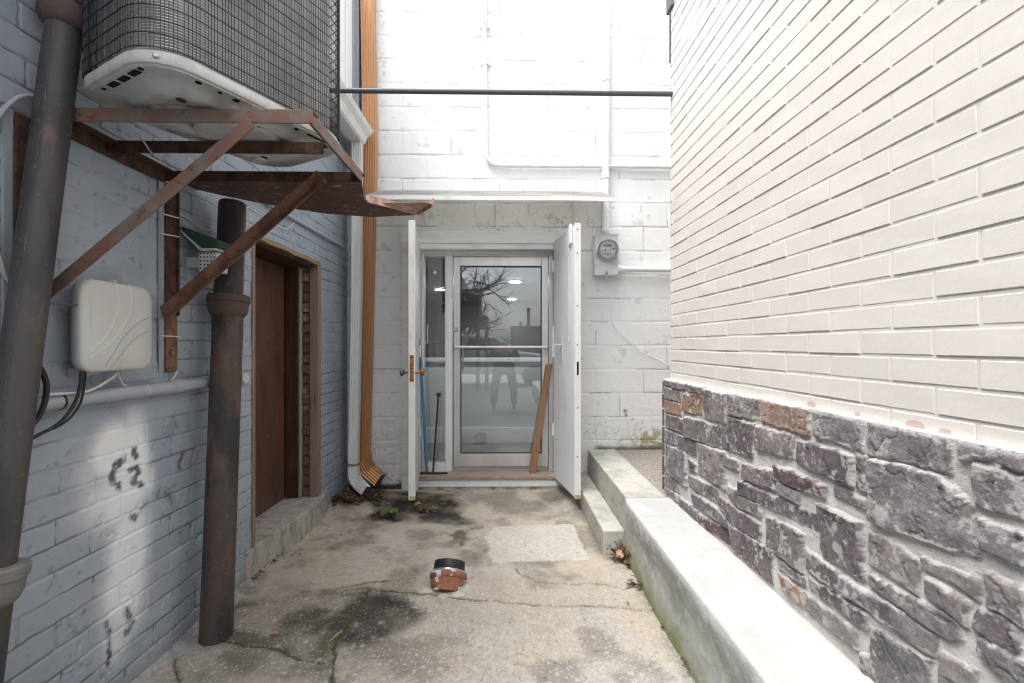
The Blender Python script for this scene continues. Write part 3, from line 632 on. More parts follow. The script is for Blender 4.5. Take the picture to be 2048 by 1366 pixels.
def stone_field(y0, y1, st, polys, seed, name):
    A, B = grid(y0, y1, .318, 1.0, st)
    a = A+(fbm(A,B,42,3+seed,3)-.5)*.013+(fbm(A,B,9,5+seed,2)-.5)*.008; bb = B+(fbm(A,B,42,7+seed,3)-.5)*.013+(fbm(A,B,9,9+seed,2)-.5)*.008
    mort = np.empty(A.shape+(3,)); mort[:] = (.60,.585,.565); mort = mixc(mort, (.48,.465,.445), sst(.4,.7,fbm(A,B,12,11,4)))
    h = (fbm(A,B,30,13,4)-.5)*.006-.001; c = mort.copy(); r = random.Random(seed+5)
    ef = fbm(A,B,24,15,5)
    for i, pl in enumerate(polys):
        ys = [p[0] for p in pl]; zs_ = [p[1] for p in pl]
        j0, j1 = np.searchsorted(A[0], (min(ys)-.04, max(ys)+.04)); i0, i1 = np.searchsorted(B[:,0], (min(zs_)-.04, max(zs_)+.04))
        if j1-j0 < 2 or i1-i0 < 2: continue
        sl_ = (slice(i0,i1), slice(j0,j1))
        sd = polysd(a[sl_], bb[sl_], pl)
        sd = sd+.0030; m = sst(-.0005,.0025,sd)
        tone = r.uniform(.82,1.18); base = np.array(r.choice(((.165,.145,.146),(.20,.182,.18),(.178,.167,.170),(.145,.126,.129),(.215,.197,.192))))*tone
        if polys is stones and i in (4,5,8,49): base = np.array((.27,.175,.125)) if i != 8 else np.array((.29,.20,.15))
        if polys is stones and i in (24,39): base = np.array((.125,.085,.09))
        if polys is stones and i in (9,10,26): base = np.array((.195,.18,.18))
        oy, oz = np.mean(ys), np.mean(zs_)
        rel = r.uniform(.007,.014)+(A[sl_]-oy)*r.uniform(-.05,.05)+(B[sl_]-oz)*r.uniform(-.05,.08)
        fr = fbm(A[sl_]*.9,B[sl_],16,100+i*7,5,.55); ridge = np.abs(fbm(A[sl_],B[sl_],11,300+i*3,4)-.5)*2
        hs = rel*sst(-.0015,.006,sd)+(fr-.5)*.011*sst(.0,.015,sd)-sst(.05,.0,ridge)*.003*sst(.0,.02,sd)
        cs = base*((0.55+.9*fr)*(.80+.40*vn(A[sl_]*230,B[sl_]*230,700+i))*(1-.28*sst(.03,.0,ridge)))[...,None]
        sm = sst(.56,.63,.55*ef[sl_]+.45*fbm(A[sl_],B[sl_],75,17,4)+.13*sst(.016,.0,sd)-.05*sst(.0,.04,sd))*.75
        cs = mixc(cs, (.45,.435,.42), sm)
        cs = mixc(cs, (.40,.385,.38), sst(.62,.74,fbm(A[sl_],B[sl_],60,500+i,3))*.3)
        c[sl_] = c[sl_]*(1-m[...,None])+cs*m[...,None]
        h[sl_] = np.where(sd > -.004, np.maximum(h[sl_], hs*m+h[sl_]*(1-m)) if False else hs*m+h[sl_]*(1-m), h[sl_])
    top = sst(.986,.998,B); c = mixc(c, (.62,.61,.60), top*.8)
    return A, B, h, c
A, B, h, c = stone_field(.70, 2.715, .0031, stones, 0, 'v')
sv = hfield('stone_veneer', np.stack([XS+.012-h, A, B], -1), c, m_stone, cb, None, flip=True)
A, B, h, c = stone_field(-3.2, .6965, .012, ashlar(-3.2, .69, 4), 40, 'v')
hfield('stone_veneer_return', np.stack([XS+.012-h, A, B], -1), c, m_stone, cb, None, flip=True)
# the veneer's end and top bed
b = MB(); z = .33
for i, hh in enumerate((.085,.12,.075,.10,.11,.09,.075)):
    b.hexa((XS+.001, 2.7152, z+.004), (.075,0,0), (0,.008+.006*(i%2),0), (0,0,hh-.008)); z += hh
b.build('veneer_end', mk('dark end stone', (.13,.12,.12), .9, bump=[(60,.9,.01)], layers=[((.3,.29,.28), 20, .55, .7, .7)]), cb, bevel=.004)
MB().box(XS+.016, XR-.001, -3.2, 2.714, .99, 1.002).build('mortar_cap', mk('white mortar bed', (.74,.73,.71), .9, bump=[(60,.8,.008)]), cb, bevel=.003)
MB().box(XS+.03, XR-.0005, -3.2, 2.7148, .31, .9895).build('veneer_backing', m_conc, cb)

# ================================================================== LEDGE, STEPS, LANDING, GROUND
XC = .683
b = MB(); nY = 60
prof = []
lg = thing('concrete_ledge', 'long low concrete ledge with a white coated top at the foot of the stone veneer', 'ledge', (XC, 1.3, 0))
ys = np.concatenate([np.linspace(-3.2,.6,60), np.linspace(.62,2.592,330)]); 
A, B = np.meshgrid(ys, np.linspace(-.02, .322, 40))
bat = .016*sst(.20,.0,B)+.006*np.exp(-((B-.26)/.06)**2)
hx = (fbm(A,B,3,3,2)-.5)*.008+(fbm(A,B,30,5,3)-.5)*.006
XX = XC+.010-bat-hx*sst(.322,.28,B)
XX[-1] += .008
cc = np.empty(A.shape+(3,)); cc[:] = (.37,.37,.355); cc = mixc(cc, (.27,.275,.25), sst(.42,.68,fbm(A,B*2,5,7,4))*.8); cc = mixc(cc, (.52,.52,.50), sst(.55,.75,fbm(A,B,22,9,4))*.6)
cc = mixc(cc, (.20,.235,.085), sst(.16,.0,B+.14*(fbm(A,B,5,15,3)-.5))*.8); cc = mixc(cc, (.68,.68,.67), sst(.27,.315,B+.03*(fbm(A,B,9,17,3)-.5))*.85)
m_ledgeface = mk('ledge face', (.5,.5,.5), .92, attr=True, bump=[(130,.8,.004),(35,.4,.006)], spec=.2)
hfield('face', np.stack([XX, A, B], -1), cc, m_ledgeface, lg, None, flip=True)
A, B = np.meshgrid(np.linspace(0,1,40), ys)
Xt = XX[-1][:,None]*(1-A)+(XS+.02)*A; Zt = .322+.003*sst(.0,.05,A)+(fbm(A*.3,B,12,21,3)-.5)*.002
cc = np.empty(A.shape+(3,)); cc[:] = (.48,.48,.47); cc = mixc(cc, (.45,.41,.375), sst(.82,1.0,A+.12*(fbm(A*.3,B,14,23,3)-.5))*.6); cc = mixc(cc, (.40,.40,.385), sst(.45,.7,fbm(A*.3,B,6,25,5))*.6); cc = mixc(cc, (.40,.395,.37), sst(.62,.72,fbm(A*.3,B,16,27,4))*.35)
m_lt = mk('ledge top', (.8,.8,.8), .8, attr=True, bump=[(170,.4,.002)], layers=[((.2,.2,.2), 90, .74, .76, .7), ((.5,.49,.46), 38, .6, .7, .4)])
hfield('top', np.stack([Xt, B, Zt], -1), cc, m_lt, lg, None)
MB().hexa((XC+.006, 2.560, -.02), (XS-XC,0,0), (0,.034,0), (0,0,.342)).build('end', m_conc, lg, bevel=.006)
MB().box(.697, .93, 2.597, YB-.004, -.02, .328).build('landing_kerb', m_conc, None, bevel=.008)
grp(bpy.data.objects['landing_kerb'])
grp(MB().box(.932, 2.8, 2.602, YB-.004, -.02, .322).build('landing', m_pebble, None))
st = tag(MB().pts8([(.568,2.60,-.02),(.694,2.60,-.02),(.695,YB-.005,-.02),(.560,YB-.005,-.02)], [(.570,2.606,.134),(.694,2.606,.137),(.695,YB-.005,.139),(.562,YB-.005,.137)]).build('concrete_step', m_conc, None, bevel=.010, seg=3), 'low mossy concrete step beside the open steel door', 'step')

# ground with cracks and stains
def G(pts): return [(PZ(u,v,0).x, PZ(u,v,0).y) for u,v in pts]
A, B = grid(-1.31, .76, 1.30, 3.83, .0055)
wa = A+(fbm(A,B,14,3,3)-.5)*.05; wbb = B+(fbm(A,B,14,5,3)-.5)*.05
c = np.empty(A.shape+(3,)); c[:] = (.465,.405,.33)
c = mixc(c, (.40,.355,.30), sst(.4,.65,fbm(A,B,2.3,7,4)))
c = mixc(c, (.47,.445,.405), sst(.5,.75,fbm(A,B,4.1,9,5))*.7)
c = mixc(c, (.23,.22,.20), sst(.55,.78,fbm(A,B,7,11,5))*.6)
h = (fbm(A,B,3,13,3)-.5)*.018+(fbm(A,B,24,15,3)-.5)*.004
agg = sst(2.55,2.15,B+.5*(fbm(A,B,3,17,3)-.5))*.9+.18
# grey pebble front
c = mixc(c, (.40,.37,.325), sst(2.25,1.9,wbb)*.6)
c = mixc(c, (.50,.475,.42), sst(-.55,.1,wa)*sst(2.2,1.8,wbb)*.5); c = mixc(c, (.46,.36,.25), sst(.55,.68,fbm(A,B,5,18,4))*sst(2.3,2.0,B)*.35)
# mossy grey panel, left
pm = polysd(wa,wbb,G([(455,1205),(620,1180),(735,1180),(690,1268),(655,1335),(560,1310),(450,1290),(430,1240)])); f = sst(-.03,.05,pm)
c = mixc(c, (.105,.10,.072), f*(.40+.60*sst(.30,.55,fbm(A,B,6,19,4)))*.95)
pm = polysd(wa,wbb,G([(330,1366),(420,1275),(560,1310),(655,1330),(650,1366)])); f = sst(-.03,.05,pm); c = mixc(c, (.13,.122,.092), f*(.3+.7*sst(.35,.6,fbm(A,B,7,21,4)))*.8)
# dark oily patch
for pl, amt in (([(720,1176),(800,1192),(850,1225),(830,1255),(770,1275),(710,1290),(672,1300),(680,1225)], .92), ([(760,1195),(800,1205),(790,1225),(762,1222)], .6)):
    c = mixc(c, (.038,.034,.028), sst(-.05,.05,polysd(wa,wbb,G(pl)))*(.5+.5*sst(.3,.55,fbm(A,B,8,23,4)))*amt)
# wet stain below the downspouts
pm = polysd(wa,wbb,G([(700,985),(760,982),(815,985),(905,990),(912,1020),(950,1045),(905,1050),(850,1044),(790,1042),(735,1038),(752,1020),(740,1005),(690,1005)]))
f = sst(-.05,.03,pm+.05*(fbm(A,B,10,26,4)-.5)); c = mixc(c, (.030,.026,.022), f*(.72+.28*sst(.35,.55,fbm(A,B,9,25,4)))*.95); agg = agg*(1-f*.6); wet = f
pm = polysd(wa,wbb,G([(815,985),(905,985),(912,1003),(850,1008),(815,1000)])); c = mixc(c, (.10,.10,.022), sst(-.02,.04,pm)*sst(.35,.55,fbm(A,B,12,27,4))*.85)
pm = polysd(wa,wbb,G([(905,985),(1160,975),(1175,1020),(1080,1040),(960,1030)])); c = mixc(c, (.155,.142,.118), sst(-.06,.08,pm)*sst(.35,.65,fbm(A,B,5,29,4))*.6)
pm = polysd(wa,wbb,G([(890,1055),(990,1050),(965,1085),(975,1110),(900,1115),(860,1085)])); c = mixc(c, (.085,.078,.058), sst(-.06,.08,pm)*sst(.42,.62,fbm(A,B,11,31,4))*.85)
c = mixc(c, (.15,.14,.09), np.exp(-(segd(wa,wbb,G([(1150,985),(1200,1085),(1215,1115)]))/.03)**2)*.7)
# cracks
cracks = [([(600,1182),(650,1178),(700,1172),(775,1163)],.004,.9),([(690,1180),(740,1178),(790,1183),(860,1187),(930,1197),(1040,1205),(1130,1212),(1250,1215),(1310,1218)],.0048,1),([(1030,1138),(1045,1152),(1070,1162),(1110,1168),(1180,1165),(1240,1175),(1262,1176)],.004,.9),([(738,1180),(718,1212),(684,1262),(668,1300),(662,1366),(660,1400)],.0065,1),([(455,1282),(500,1290),(560,1297),(600,1318),(645,1325),(664,1318)],.005,.95),([(342,1305),(352,1340),(356,1366),(350,1400)],.006,.95),([(800,1120),(860,1160),(900,1190)],.0025,.25)]
wa2 = A+(fbm(A,B,22,41,4)-.5)*.03; wb2 = B+(fbm(A,B,22,43,4)-.5)*.03
for pts, wd, am in cracks:
    d = segd(wa2,wb2,G(pts)); var = sst(.2,.6,fbm(A,B,7,45,3))
    c = mixc(c, (.03,.032,.02), np.exp(-(d/(wd*(.6+.6*var)))**2)*am)
    c = mixc(c, (.13,.13,.06), np.exp(-(d/(wd*3.6))**2)*am*.35*var)
    h -= np.exp(-(d/wd)**2)*.008*am
# edge between smooth screed and lower slab
d = segd(wa2,wb2,G([(600,1182),(775,1163)])); h -= 0
# light cement patch
pp = polysd(A+(fbm(A,B,18,51,4)-.5)*.035,B+(fbm(A,B,18,53,4)-.5)*.035,G([(968,1075),(990,1053),(1148,1048),(1180,1118),(985,1128),(975,1110),(982,1095)]))
f = sst(-.002,.012,pp); c = mixc(c, np.array((.53,.515,.455)), f*(.80+.2*fbm(A,B,6,55,3))); h = h*(1-f*.7)+f*.004; agg *= (1-f)
f2 = np.exp(-((pp-.006)/.010)**2); c = mixc(c, (.54,.53,.47), f2*.5)
# edges
c = mixc(c, (.37,.41,.42), sst(-1.235,-1.275,wa)*sst(2.4,2.2,B)*.7); h += sst(-1.25,-1.31,A)*.022
c = mixc(c, (.15,.16,.075), np.exp(-((wa-.675)/.04)**2)*sst(2.6,2.0,B)*.5)
c = mixc(c, (.60,.59,.57), np.exp(-((wa-.60)/.05)**2)*sst(1.9,1.6,B)*.5)
spots = sst(.76,.80,fbm(A,B,52,61,3)); c = mixc(c, (.13,.115,.10), spots*.55); c = c*(1+(fbm(A,B,55,67,3)-.5)*.35+(vn(A*150,B*150,69)-.5)*.16)[...,None]
c = mixc(c, (.50,.44,.36), sst(.52,.70,fbm(A,B,3.3,65,4))*.35); c = c*(1-.36*sst(.50,.70,fbm(A,B,5.5,68,5))*(1-f*.9))[...,None]; agg = agg*np.clip(c.mean(-1)/.30,.15,1)
grp(hfield('ground', np.stack([A, B, h], -1), c*.90, m_ground, None, None, extra=np.clip(agg*.75,0,1)))
b = MB(); b.add([(-300,-300,-.03),(300,-300,-.03),(300,300,-.03),(-300,300,-.03)], [[0,1,2,3]]); grp(b.build('driveway', m_road, None))

# ================================================================== AIR CONDITIONER on bracket
AZ = 61.5; Cx, Cy = -.846, 1.093
e1 = Vector((math.cos(math.radians(AZ)), math.sin(math.radians(AZ)), 0)); e2 = Vector((-e1.y, e1.x, 0))
ctr = Vector((Cx, Cy, 0))+e1*.315+e2*.215
ac = thing('air_conditioner', 'square outdoor air conditioner behind black wire guard on a rusty wall bracket', 'air conditioner', (ctr.x, ctr.y, 1.87), local=True, rotz=math.radians(AZ))
def rr(hf, r, z, n=9):
    pts = []
    for cx, cy, a0 in ((1,1,0),(-1,1,90),(-1,-1,180),(1,-1,270)):
        for k in range(n):
            g = math.radians(a0+90*k/(n-1)); pts.append((cx*(hf+.025-r)+r*math.cos(g), cy*(hf-.075-r)+r*math.sin(g), z))
    return pts
z_ = lambda z: z-1.87
pan = MB().loft([rr(.268,.105,z_(1.931)), rr(.287,.118,z_(1.931)), rr(.290,.119,z_(1.927)), rr(.290,.119,z_(1.904)), rr(.287,.116,z_(1.900)), rr(.280,.11,z_(1.9002)), rr(.277,.108,z_(1.896)), rr(.235,.085,z_(1.899)), rr(.222,.09,z_(1.893)), rr(.208,.10,z_(1.880)), rr(.200,.10,z_(1.8765)), rr(.160,.08,z_(1.8755)), rr(.155,.078,z_(1.879)), rr(.145,.068,z_(1.908))], True, True).build('base_pan', m_acwhite, ac, True)
b = MB()
for t in (-.105,-.05,.005): b.hexa((-.293, t, z_(1.8955)), (.016,0,0), (0,.040,0), (0,0,.004))
for t, r_ in ((-.12,.007),(.075,.006)): b.lathe((-.287,t,z_(1.8950)), (-.287,t,z_(1.905)), [(0,r_),(.006,r_)], 12)
for t, r_ in ((-.185,.008),(-.13,.006),(-.085,.009),(.02,.008),(.11,.007)): b.lathe((t,-.185,z_(1.8950)), (t,-.185,z_(1.905)), [(0,r_),(.006,r_)], 12)
b.hexa((.15, -.192, z_(1.8955)), (.07,0,0), (0,.010,0), (0,0,.004))
b.each('drain_slot', m_hole, pan)
MB().lathe((0.03,-.01,z_(1.8675)),(0.03,-.01,z_(1.8765)),[(0,.085),(.0005,.105),(.004,.118),(.0085,.122)],40).build('stamped_disc', m_acwhite, pan, True)
b = MB()
for (x, y) in ((-.18,-.09),(.02,-.118),(-.18,.06),(.17,.07)): b.lathe((x,y,z_(1.8745)), (x,y,z_(1.88)), [(0,.013),(.006,.013)], 14)
b.each('drain_hole', m_rustdark, pan)
b = MB()
for (x, y) in ((-.175,.02),(.185,-.06),(-.17,.10),(.17,.10)): b.lathe((x,y,z_(1.867)), (x,y,z_(1.876)), [(0,.022),(.006,.024),(.0095,.028)], 18)
b.each('foot', m_acwhite, pan, True)
b = MB()
for p in ((-.280,-.18),(.280,-.18)):
    v = Vector((math.copysign(1,p[0]),math.copysign(1,p[1]),0)).normalized()
    b.lathe(Vector((p[0],p[1],z_(1.916)))-v*.004, Vector((p[0],p[1],z_(1.916)))+v*.02, [(0,.008),(.006,.008),(.009,.005)], 10)
b.each('screw', m_steel, pan)
MB().loft([rr(.256,.095,z_(1.925)), rr(.256,.095,z_(2.66))]).build('coil_core', m_findark, ac, 'all')
b = MB(); z = 1.934
while z < 2.655:
    b.loft([rr(.2562,.095,z_(z)), rr(.266,.104,z_(z+.0008)), rr(.266,.104,z_(z+.0036)), rr(.2562,.095,z_(z+.0044))], False, False); z += .0074
b.build('coil_fins', m_fin, ac, 'all')
b = MB(); z = 1.936
while z < 2.69:
    b.tube(rr(.292,.12,z_(z),9), .0016, 5, closed=True); z += .0345
pts = rr(.2905,.118,0,22); per = [0]
loop = [Vector((p[0],p[1],0)) for p in pts]; dense = []
for i in range(len(loop)):
    a, c2 = loop[i], loop[(i+1) % len(loop)]; n = max(1, int((c2-a).length/.004))
    for k in range(n): dense.append(a.lerp(c2, k/n))
step = .0205/.004
acc = 0; i = 0.0
while i < len(dense):
    p = dense[int(i)]; b.tube([p+Vector((0,0,z_(1.932))), p+Vector((0,0,z_(2.69)))], .0011, 4); i += .0100/(2.09/len(dense))
b.build('wire_guard', m_wire, ac, True)
b = MB()
for sx, sy in ((1,-1),(-1,1)):
    for dx in (0,.022): b.tube([(sx*.283+dx*sx*-.5, sy*.258+dx*sy*.5-sy*.075, z_(1.93)), (sx*.283+dx*sx*-.5, sy*.258+dx*sy*.5-sy*.075, z_(2.69))], .0035, 6)
b.each('guard_post', m_wire, ac, True)
MB().loft([rr(.285,.115,z_(2.692)), rr(.29,.118,z_(2.70)), rr(.29,.118,z_(2.74)), rr(.27,.11,z_(2.76)), rr(.2,.1,z_(2.765))]).build('top_cover', m_acwhite, ac, 'all')

Y1, Y2, Y3, XO, ZP = 1.295, 1.497, 1.758, -.540, 1.866
br = thing('steel_bracket', 'rusty angle iron wall bracket with two diagonal braces carrying the air conditioner', 'bracket', (XL, 1.52, 1.1))
def angle(b, p0, p1, A_, B_, w=.040, t=.005):
    p0, p1, A_, B_ = Vector(p0), Vector(p1), Vector(A_), Vector(B_); d = p1-p0
    b.hexa(p0, d, A_*w, B_*t); b.hexa(p0+B_*t, d, A_*t, B_*(w-t)); return b
dn_, up_, fw, bk = Vector((0,0,-1)), Vector((0,0,1)), Vector((0,-1,0)), Vector((0,1,0))
angle(MB(), (XL+.005,Y1,ZP), (XO,Y1,ZP), dn_, bk).build('bar', m_rustlight, br, bevel=.002)
angle(MB(), (XO-.005,Y1+.001,ZP-.0005), (XO-.005,Y3+.004,ZP-.0005), dn_, Vector((-1,0,0))).build('bar', m_rustlight, br, bevel=.002)
b = MB(); angle(b, (XL+.010,Y2,ZP-.002), (XO-.050,Y2,ZP-.002), dn_, bk); b.build('bar', m_rustdark, br, bevel=.002)
b = MB(); angle(b, (XL+.005,Y3-.002,ZP-.001), (XO-.006,Y3-.002,ZP-.001), dn_, bk); b.build('bar', m_rustdark, br, bevel=.002)
b = MB(); angle(b, (XL+.006,Y1+.006,ZP-.006), (XL+.006,Y3-.004,ZP-.006), dn_, Vector((1,0,0)), .045); b.build('bar', m_rustdark, br, bevel=.002)
def brace(top, foot, Y, m):
    t, f = Vector(top), Vector(foot); d = (f-t).normalized(); n = Vector((0,1,0)).cross(d).normalized()
    if n.z < 0: n = -n
    b = MB(); angle(b, t+n*.018, f+n*.018, -n, bk, .036); return b.build('brace', m, br, bevel=.002)
q = PY(520,243,Y1-.006); brace((q.x-.026,Y1-.006,ZP-.040), (XL+.012,Y1-.006,PY(100,596,Y1).z), Y1, m_rustlight)
t, f = Vector((PY(655,352,Y3).x-.012,Y3-.008,ZP-.026)), Vector((XL+.012,Y3-.008,PY(336,634,Y3).z)); d = (f-t).normalized(); n = Vector((0,1,0)).cross(d).normalized(); n = n if n.z > 0 else -n
b = MB(); va, vb = (n*.80+fw*.6).normalized(), (-n*.80+fw*.6).normalized(); angle(b, t+bk*.004, f+bk*.004, va, vb, .037); b.build('brace', m_rust, br, bevel=.002)
m_flakepost = mk('grey painted steel with rust', (.115,.06,.044), .8, layers=[((.05,.03,.025), 20, .5, .68, .8)], bump=[(90,.8,.004)])
for Y, w_, zb, zm in ((Y3-.004, .060, PY(340,745,Y3).z, PY(340,630,Y3).z), (1.222, .054, PY(80,770,1.27).z, 1.10)):
    po = MB().box(XL+.008, XL+.014, Y, Y+w_, zm, ZP-.05).build('post', m_rustdark, br, bevel=.001)
    MB().box(XL+.014, XL+.024, Y+w_-.006, Y+w_, zm, ZP-.05).build('post_leg', m_rustdark, po, bevel=.001)
    MB().box(XL+.0082, XL+.0145, Y, Y+w_, zb, zm-.0005).build('post_foot', m_rust, br, bevel=.001)
    MB().box(XL+.003, XL+.0085, Y-.026, Y-.001, zb+.002, ZP-.045).build('flange', m_greyplain, po, bevel=.001)
    if Y > 1.5: MB().lathe((XL+.0145,Y+.026,zb+.075), (XL+.03,Y+.026,zb+.075), [(0,.013),(.006,.013),(.010,.009)], 6).build('bolt', m_rustlight, po)

# brown bent sheet under the platform
bs = thing('brown_sheet', 'bent brown metal sheet with peeling pink tip hanging below the bracket', 'metal sheet', (-.9, 2.05, 1.85))
zz = 1.853
pl = [PZ(u,v,zz) for u,v in ((352,372),(400,360),(724,367),(729,400),(748,406),(806,424),(832,431),(745,433),(650,426),(560,414),(460,396))]
b = MB(); nn_ = len(pl)
def sag(p): return Vector((p.x, p.y, p.z-.004*math.sin(6*p.x)))
b.prism([sag(p) for p in pl], (0,0,.006)); b.build('sheet', m_brown, bs)
a_ = [PZ(u,v,1.835) for u,v in ((735,404),(812,424),(836,430),(852,421),(868,411))]
b = MB()
for i in range(len(a_)-1):
    p, q = a_[i], a_[i+1]; b.prism([p, q, q+Vector((0,0,.034)), p+Vector((0,0,.034))], Vector((0,.006,0)))
b.build('lip', m_pink, bs)
b = MB(); b.prism([PZ(u,v,1.848) for u,v in ((740,407),(850,404.5),(866,409),(836,428),(812,422))], (0,0,.004)); b.build('flap', m_pink, bs)

# ================================================================== SOIL PIPES
def pip(u, v, X): q = PX(u,v,X); return q
def hub(o, p, ax, r, mat, parent):
    ax = Vector(ax).normalized()
    return MB().lathe(p, Vector(p)+ax, [(0,r),(.004,r+.006),(.014,r+.014),(.030,r+.020),(.062,r+.021),(.064,r+.026),(.088,r+.027),(.094,r+.022),(.095,r+.003)], 30).build('hub', mat, parent, True)
a = PX(133,25,-1.225); c_ = PX(-14,1140,-1.225)
dr = (a-c_).normalized()
sp = thing('soil_pipe', 'tall leaning black iron pipe with hub joints, nearest on the grey wall', 'pipe', (c_.x, c_.y-.05, 0))
tt = (0-c_.z)/dr.z
R1 = .0395
b = MB(); b.lathe(c_+dr*tt, a+dr*1.2, [(0,R1+.002),((c_-(c_+dr*tt)).length-.02,R1+.002)], 30); b.lathe(c_, a, [(.0,R1),((a-c_).length+.9,R1)], 30)
sm_ = MB()
for k in range(11):
    p = c_+dr*(.10+k*.125+.03*((k*7)%3)); s_ = Vector((.35,-1,0)).normalized()*(R1+.0004); sm_.hexa(p+s_-Vector((.0015,0,0)), dr*(.05+.06*((k*5)%3)/2), (.002,0,0), s_.normalized()*.0007)
b.build('pipe', m_iron, sp, True)
sm_.each('casting_seam', mk('pale casting seam', (.20,.165,.15), .7, layers=[((.08,.07,.07), 60, .45, .6, .9)]), sp)
o = hub(None, c_-dr*.085, dr, R1-.001, mk('grey cast iron', (.20,.19,.18), .6, layers=[((.12,.11,.10), 20, .5, .7, .7)], bump=[(120,.5,.002)]), sp)
hub(None, a-dr*.055, dr, R1-.001, m_ironhub, sp)
base2, top2 = Vector((PZ(432,1274,0).x, PZ(432,1274,0).y, -.02)), PX(465,404,-1.205)
R2 = .0575; dr2 = (top2-base2).normalized(); Lp = (top2-base2).length
zc2 = PX(460,612,-1.2).z; tk = (zc2-base2.z)/dr2.z
s2 = thing('soil_pipe', 'short thick rusty cast iron pipe beside the brown door, cut off under the brown sheet', 'pipe', (base2.x, base2.y, 0))
b = MB(); b.lathe(base2, top2, [(0,R2+.005),(.02,R2+.003),(.3,R2+.002),(tk-.06,R2+.001),(tk-.045,R2)], 34); b.lathe(base2, top2, [(tk+.04,R2-.003),(Lp-.012,R2-.004),(Lp-.003,R2-.008),(Lp,R2-.016)], 34)
b.build('pipe', m_iron2, s2, True)
hub(None, base2+dr2*(tk-.05), dr2, R2-.001, m_ironhub, s2)

# ================================================================== GREY CONDUITS on the left wall
p0, p1 = PX(-60,826,-1.272), PX(432,765,-1.272)
gc = thing('conduit', 'grey painted horizontal pipe along the grey wall below the utility box', 'conduit', (XL, p0.y, p0.z))
b = MB(); b.tube([Vector((-1.272,.3,1.038)), Vector((-1.272,1.3,1.038)), Vector((-1.272,1.98,1.040))], .0225, 18); b.build('pipe', m_greypipe, gc, True)
b = MB(); y = PX(352,771,-1.272).y; b.lathe((-1.272,y-.03,1.0395),(-1.272,y+.03,1.0395),[(0,.024),(.002,.0265),(.058,.0265),(.06,.024)],20); b.build('coupling', m_greypipe, gc, True)
b = MB()
for u in (288,345): y = PX(u,775,-1.272).y; b.lathe((-1.272,y-.002,1.039),(-1.272,y+.002,1.039),[(0,.0238),(.004,.0238)],20)
y = PX(117,800,-1.272).y; b.each('cable_tie', m_whitecab, gc, True)
MB().lathe((-1.272,y-.002,1.0385),(-1.272,y+.003,1.0385),[(0,.0245),(.005,.0245)],20).build('cable_tie', m_black, gc, True)
c0, c1 = PX(572,428,-1.282), PX(684,492,-1.282)
g2 = thing('conduit', 'thin grey pipe on the grey wall above the brown door', 'conduit', (XL, c0.y, c0.z))
MB().tube([(-1.284,c0.y-.55,c0.z+.004),(-1.284,c0.y,c0.z),(-1.284,c1.y,c1.z)], .011, 12).build('pipe', m_greypipe, g2, True)
MB().lathe((-1.284,c1.y-.03,c1.z),(-1.284,c1.y+.012,c1.z),[(0,.014),(.04,.016),(.042,.012)],14).build('end_cap', m_greypipe, g2, True)
def cable(name, label, pts, r, mat, cat='cable', n=8, sub=6):
    P_ = [Vector(p) for p in pts]; out = []
    for i in range(len(P_)-1):
        a, b_, c2, d = P_[max(i-1,0)], P_[i], P_[i+1], P_[min(i+2,len(P_)-1)]
        for k in range(sub):
            t = k/sub; out.append(.5*((2*b_)+(c2-a)*t+(2*a-5*b_+4*c2-d)*t*t+(3*b_-a-3*c2+d)*t**3))
    out.append(P_[-1])
    return tag(MB().tube(out, r, n).build(name, mat, None, True), label, cat)
cable('cable', 'white cable sagging from the rusty post to the thick pipe', [PX(u,v,-1.292) for u,v in ((354,426),(375,437),(398,455),(420,461),(440,462),(470,440),(492,416),(505,419),(540,440),(570,458),(588,446),(600,444),(625,462),(650,478),(684,488))], .0028, m_whitecab)
cable('cable', 'pale twin cable lying along the grey pipe under the utility box', [PX(u,v,-1.250) for u,v in ((-30,805),(40,797),(100,789),(160,785),(185,779),(210,765),(228,752),(234,742))], .0042, m_whitecab)
cable('cable', 'short white loop of cable under the utility box', [PX(u,v,-1.270) for u,v in ((236,745),(240,760),(250,772),(262,778))], .0036, m_whitecab)
cable('cable', 'short white cable tail at the foot of the rusty post', [PX(u,v,-1.285) for u,v in ((354,742),(346,757),(332,766),(322,768))], .003, m_whitecab)
cable('cable', 'white cable dropping behind the thick pipe on the grey wall', [PX(u,v,-1.292) for u,v in ((436,545),(432,580),(428,620),(429,672))], .006, m_whitecab)
cable('cable', 'pair of thin black cables curving down from the utility box, left one', [PX(u,v,-1.236) for u,v in ((163,742),(160,775),(150,805),(130,835),(106,855),(80,868),(55,882),(30,893))], .0048, m_black)
cable('cable', 'thinner black cable curving down from the utility box, right one', [PX(u,v,-1.240) for u,v in ((171,742),(168,775),(160,808),(140,836),(118,852),(106,858))], .0030, m_black)
cable('cable', 'thick black cable loop hanging beside the leaning pipe', [PX(u,v,-1.235) for u,v in ((60,712),(78,732),(91,760),(92,790),(84,820),(68,845),(40,870))], .0068, m_black)
cable('cable', 'thin black cable crossing the wall behind the leaning pipe', [PX(u,v,-1.285) for u,v in ((-40,698),(0,703),(40,703))], .004, m_black)
cable('cable', 'black cable entering behind the leaning pipe, lower one', [PX(u,v,-1.28) for u,v in ((-40,700),(0,711),(18,717),(45,735))], .005, m_black)
cable('cable', 'grey cable arching over the wall to the top of the rusty bracket', [PX(u,v,-1.285) for u,v in ((-30,260),(0,228),(20,206),(45,192),(75,194),(110,205))], .0055, m_greypipe)
cable('cable', 'dark grey cable sweeping behind the leaning pipe', [PX(u,v,-1.285) for u,v in ((-25,440),(0,520),(12,555),(36,580),(60,590))], .0055, m_plast2)
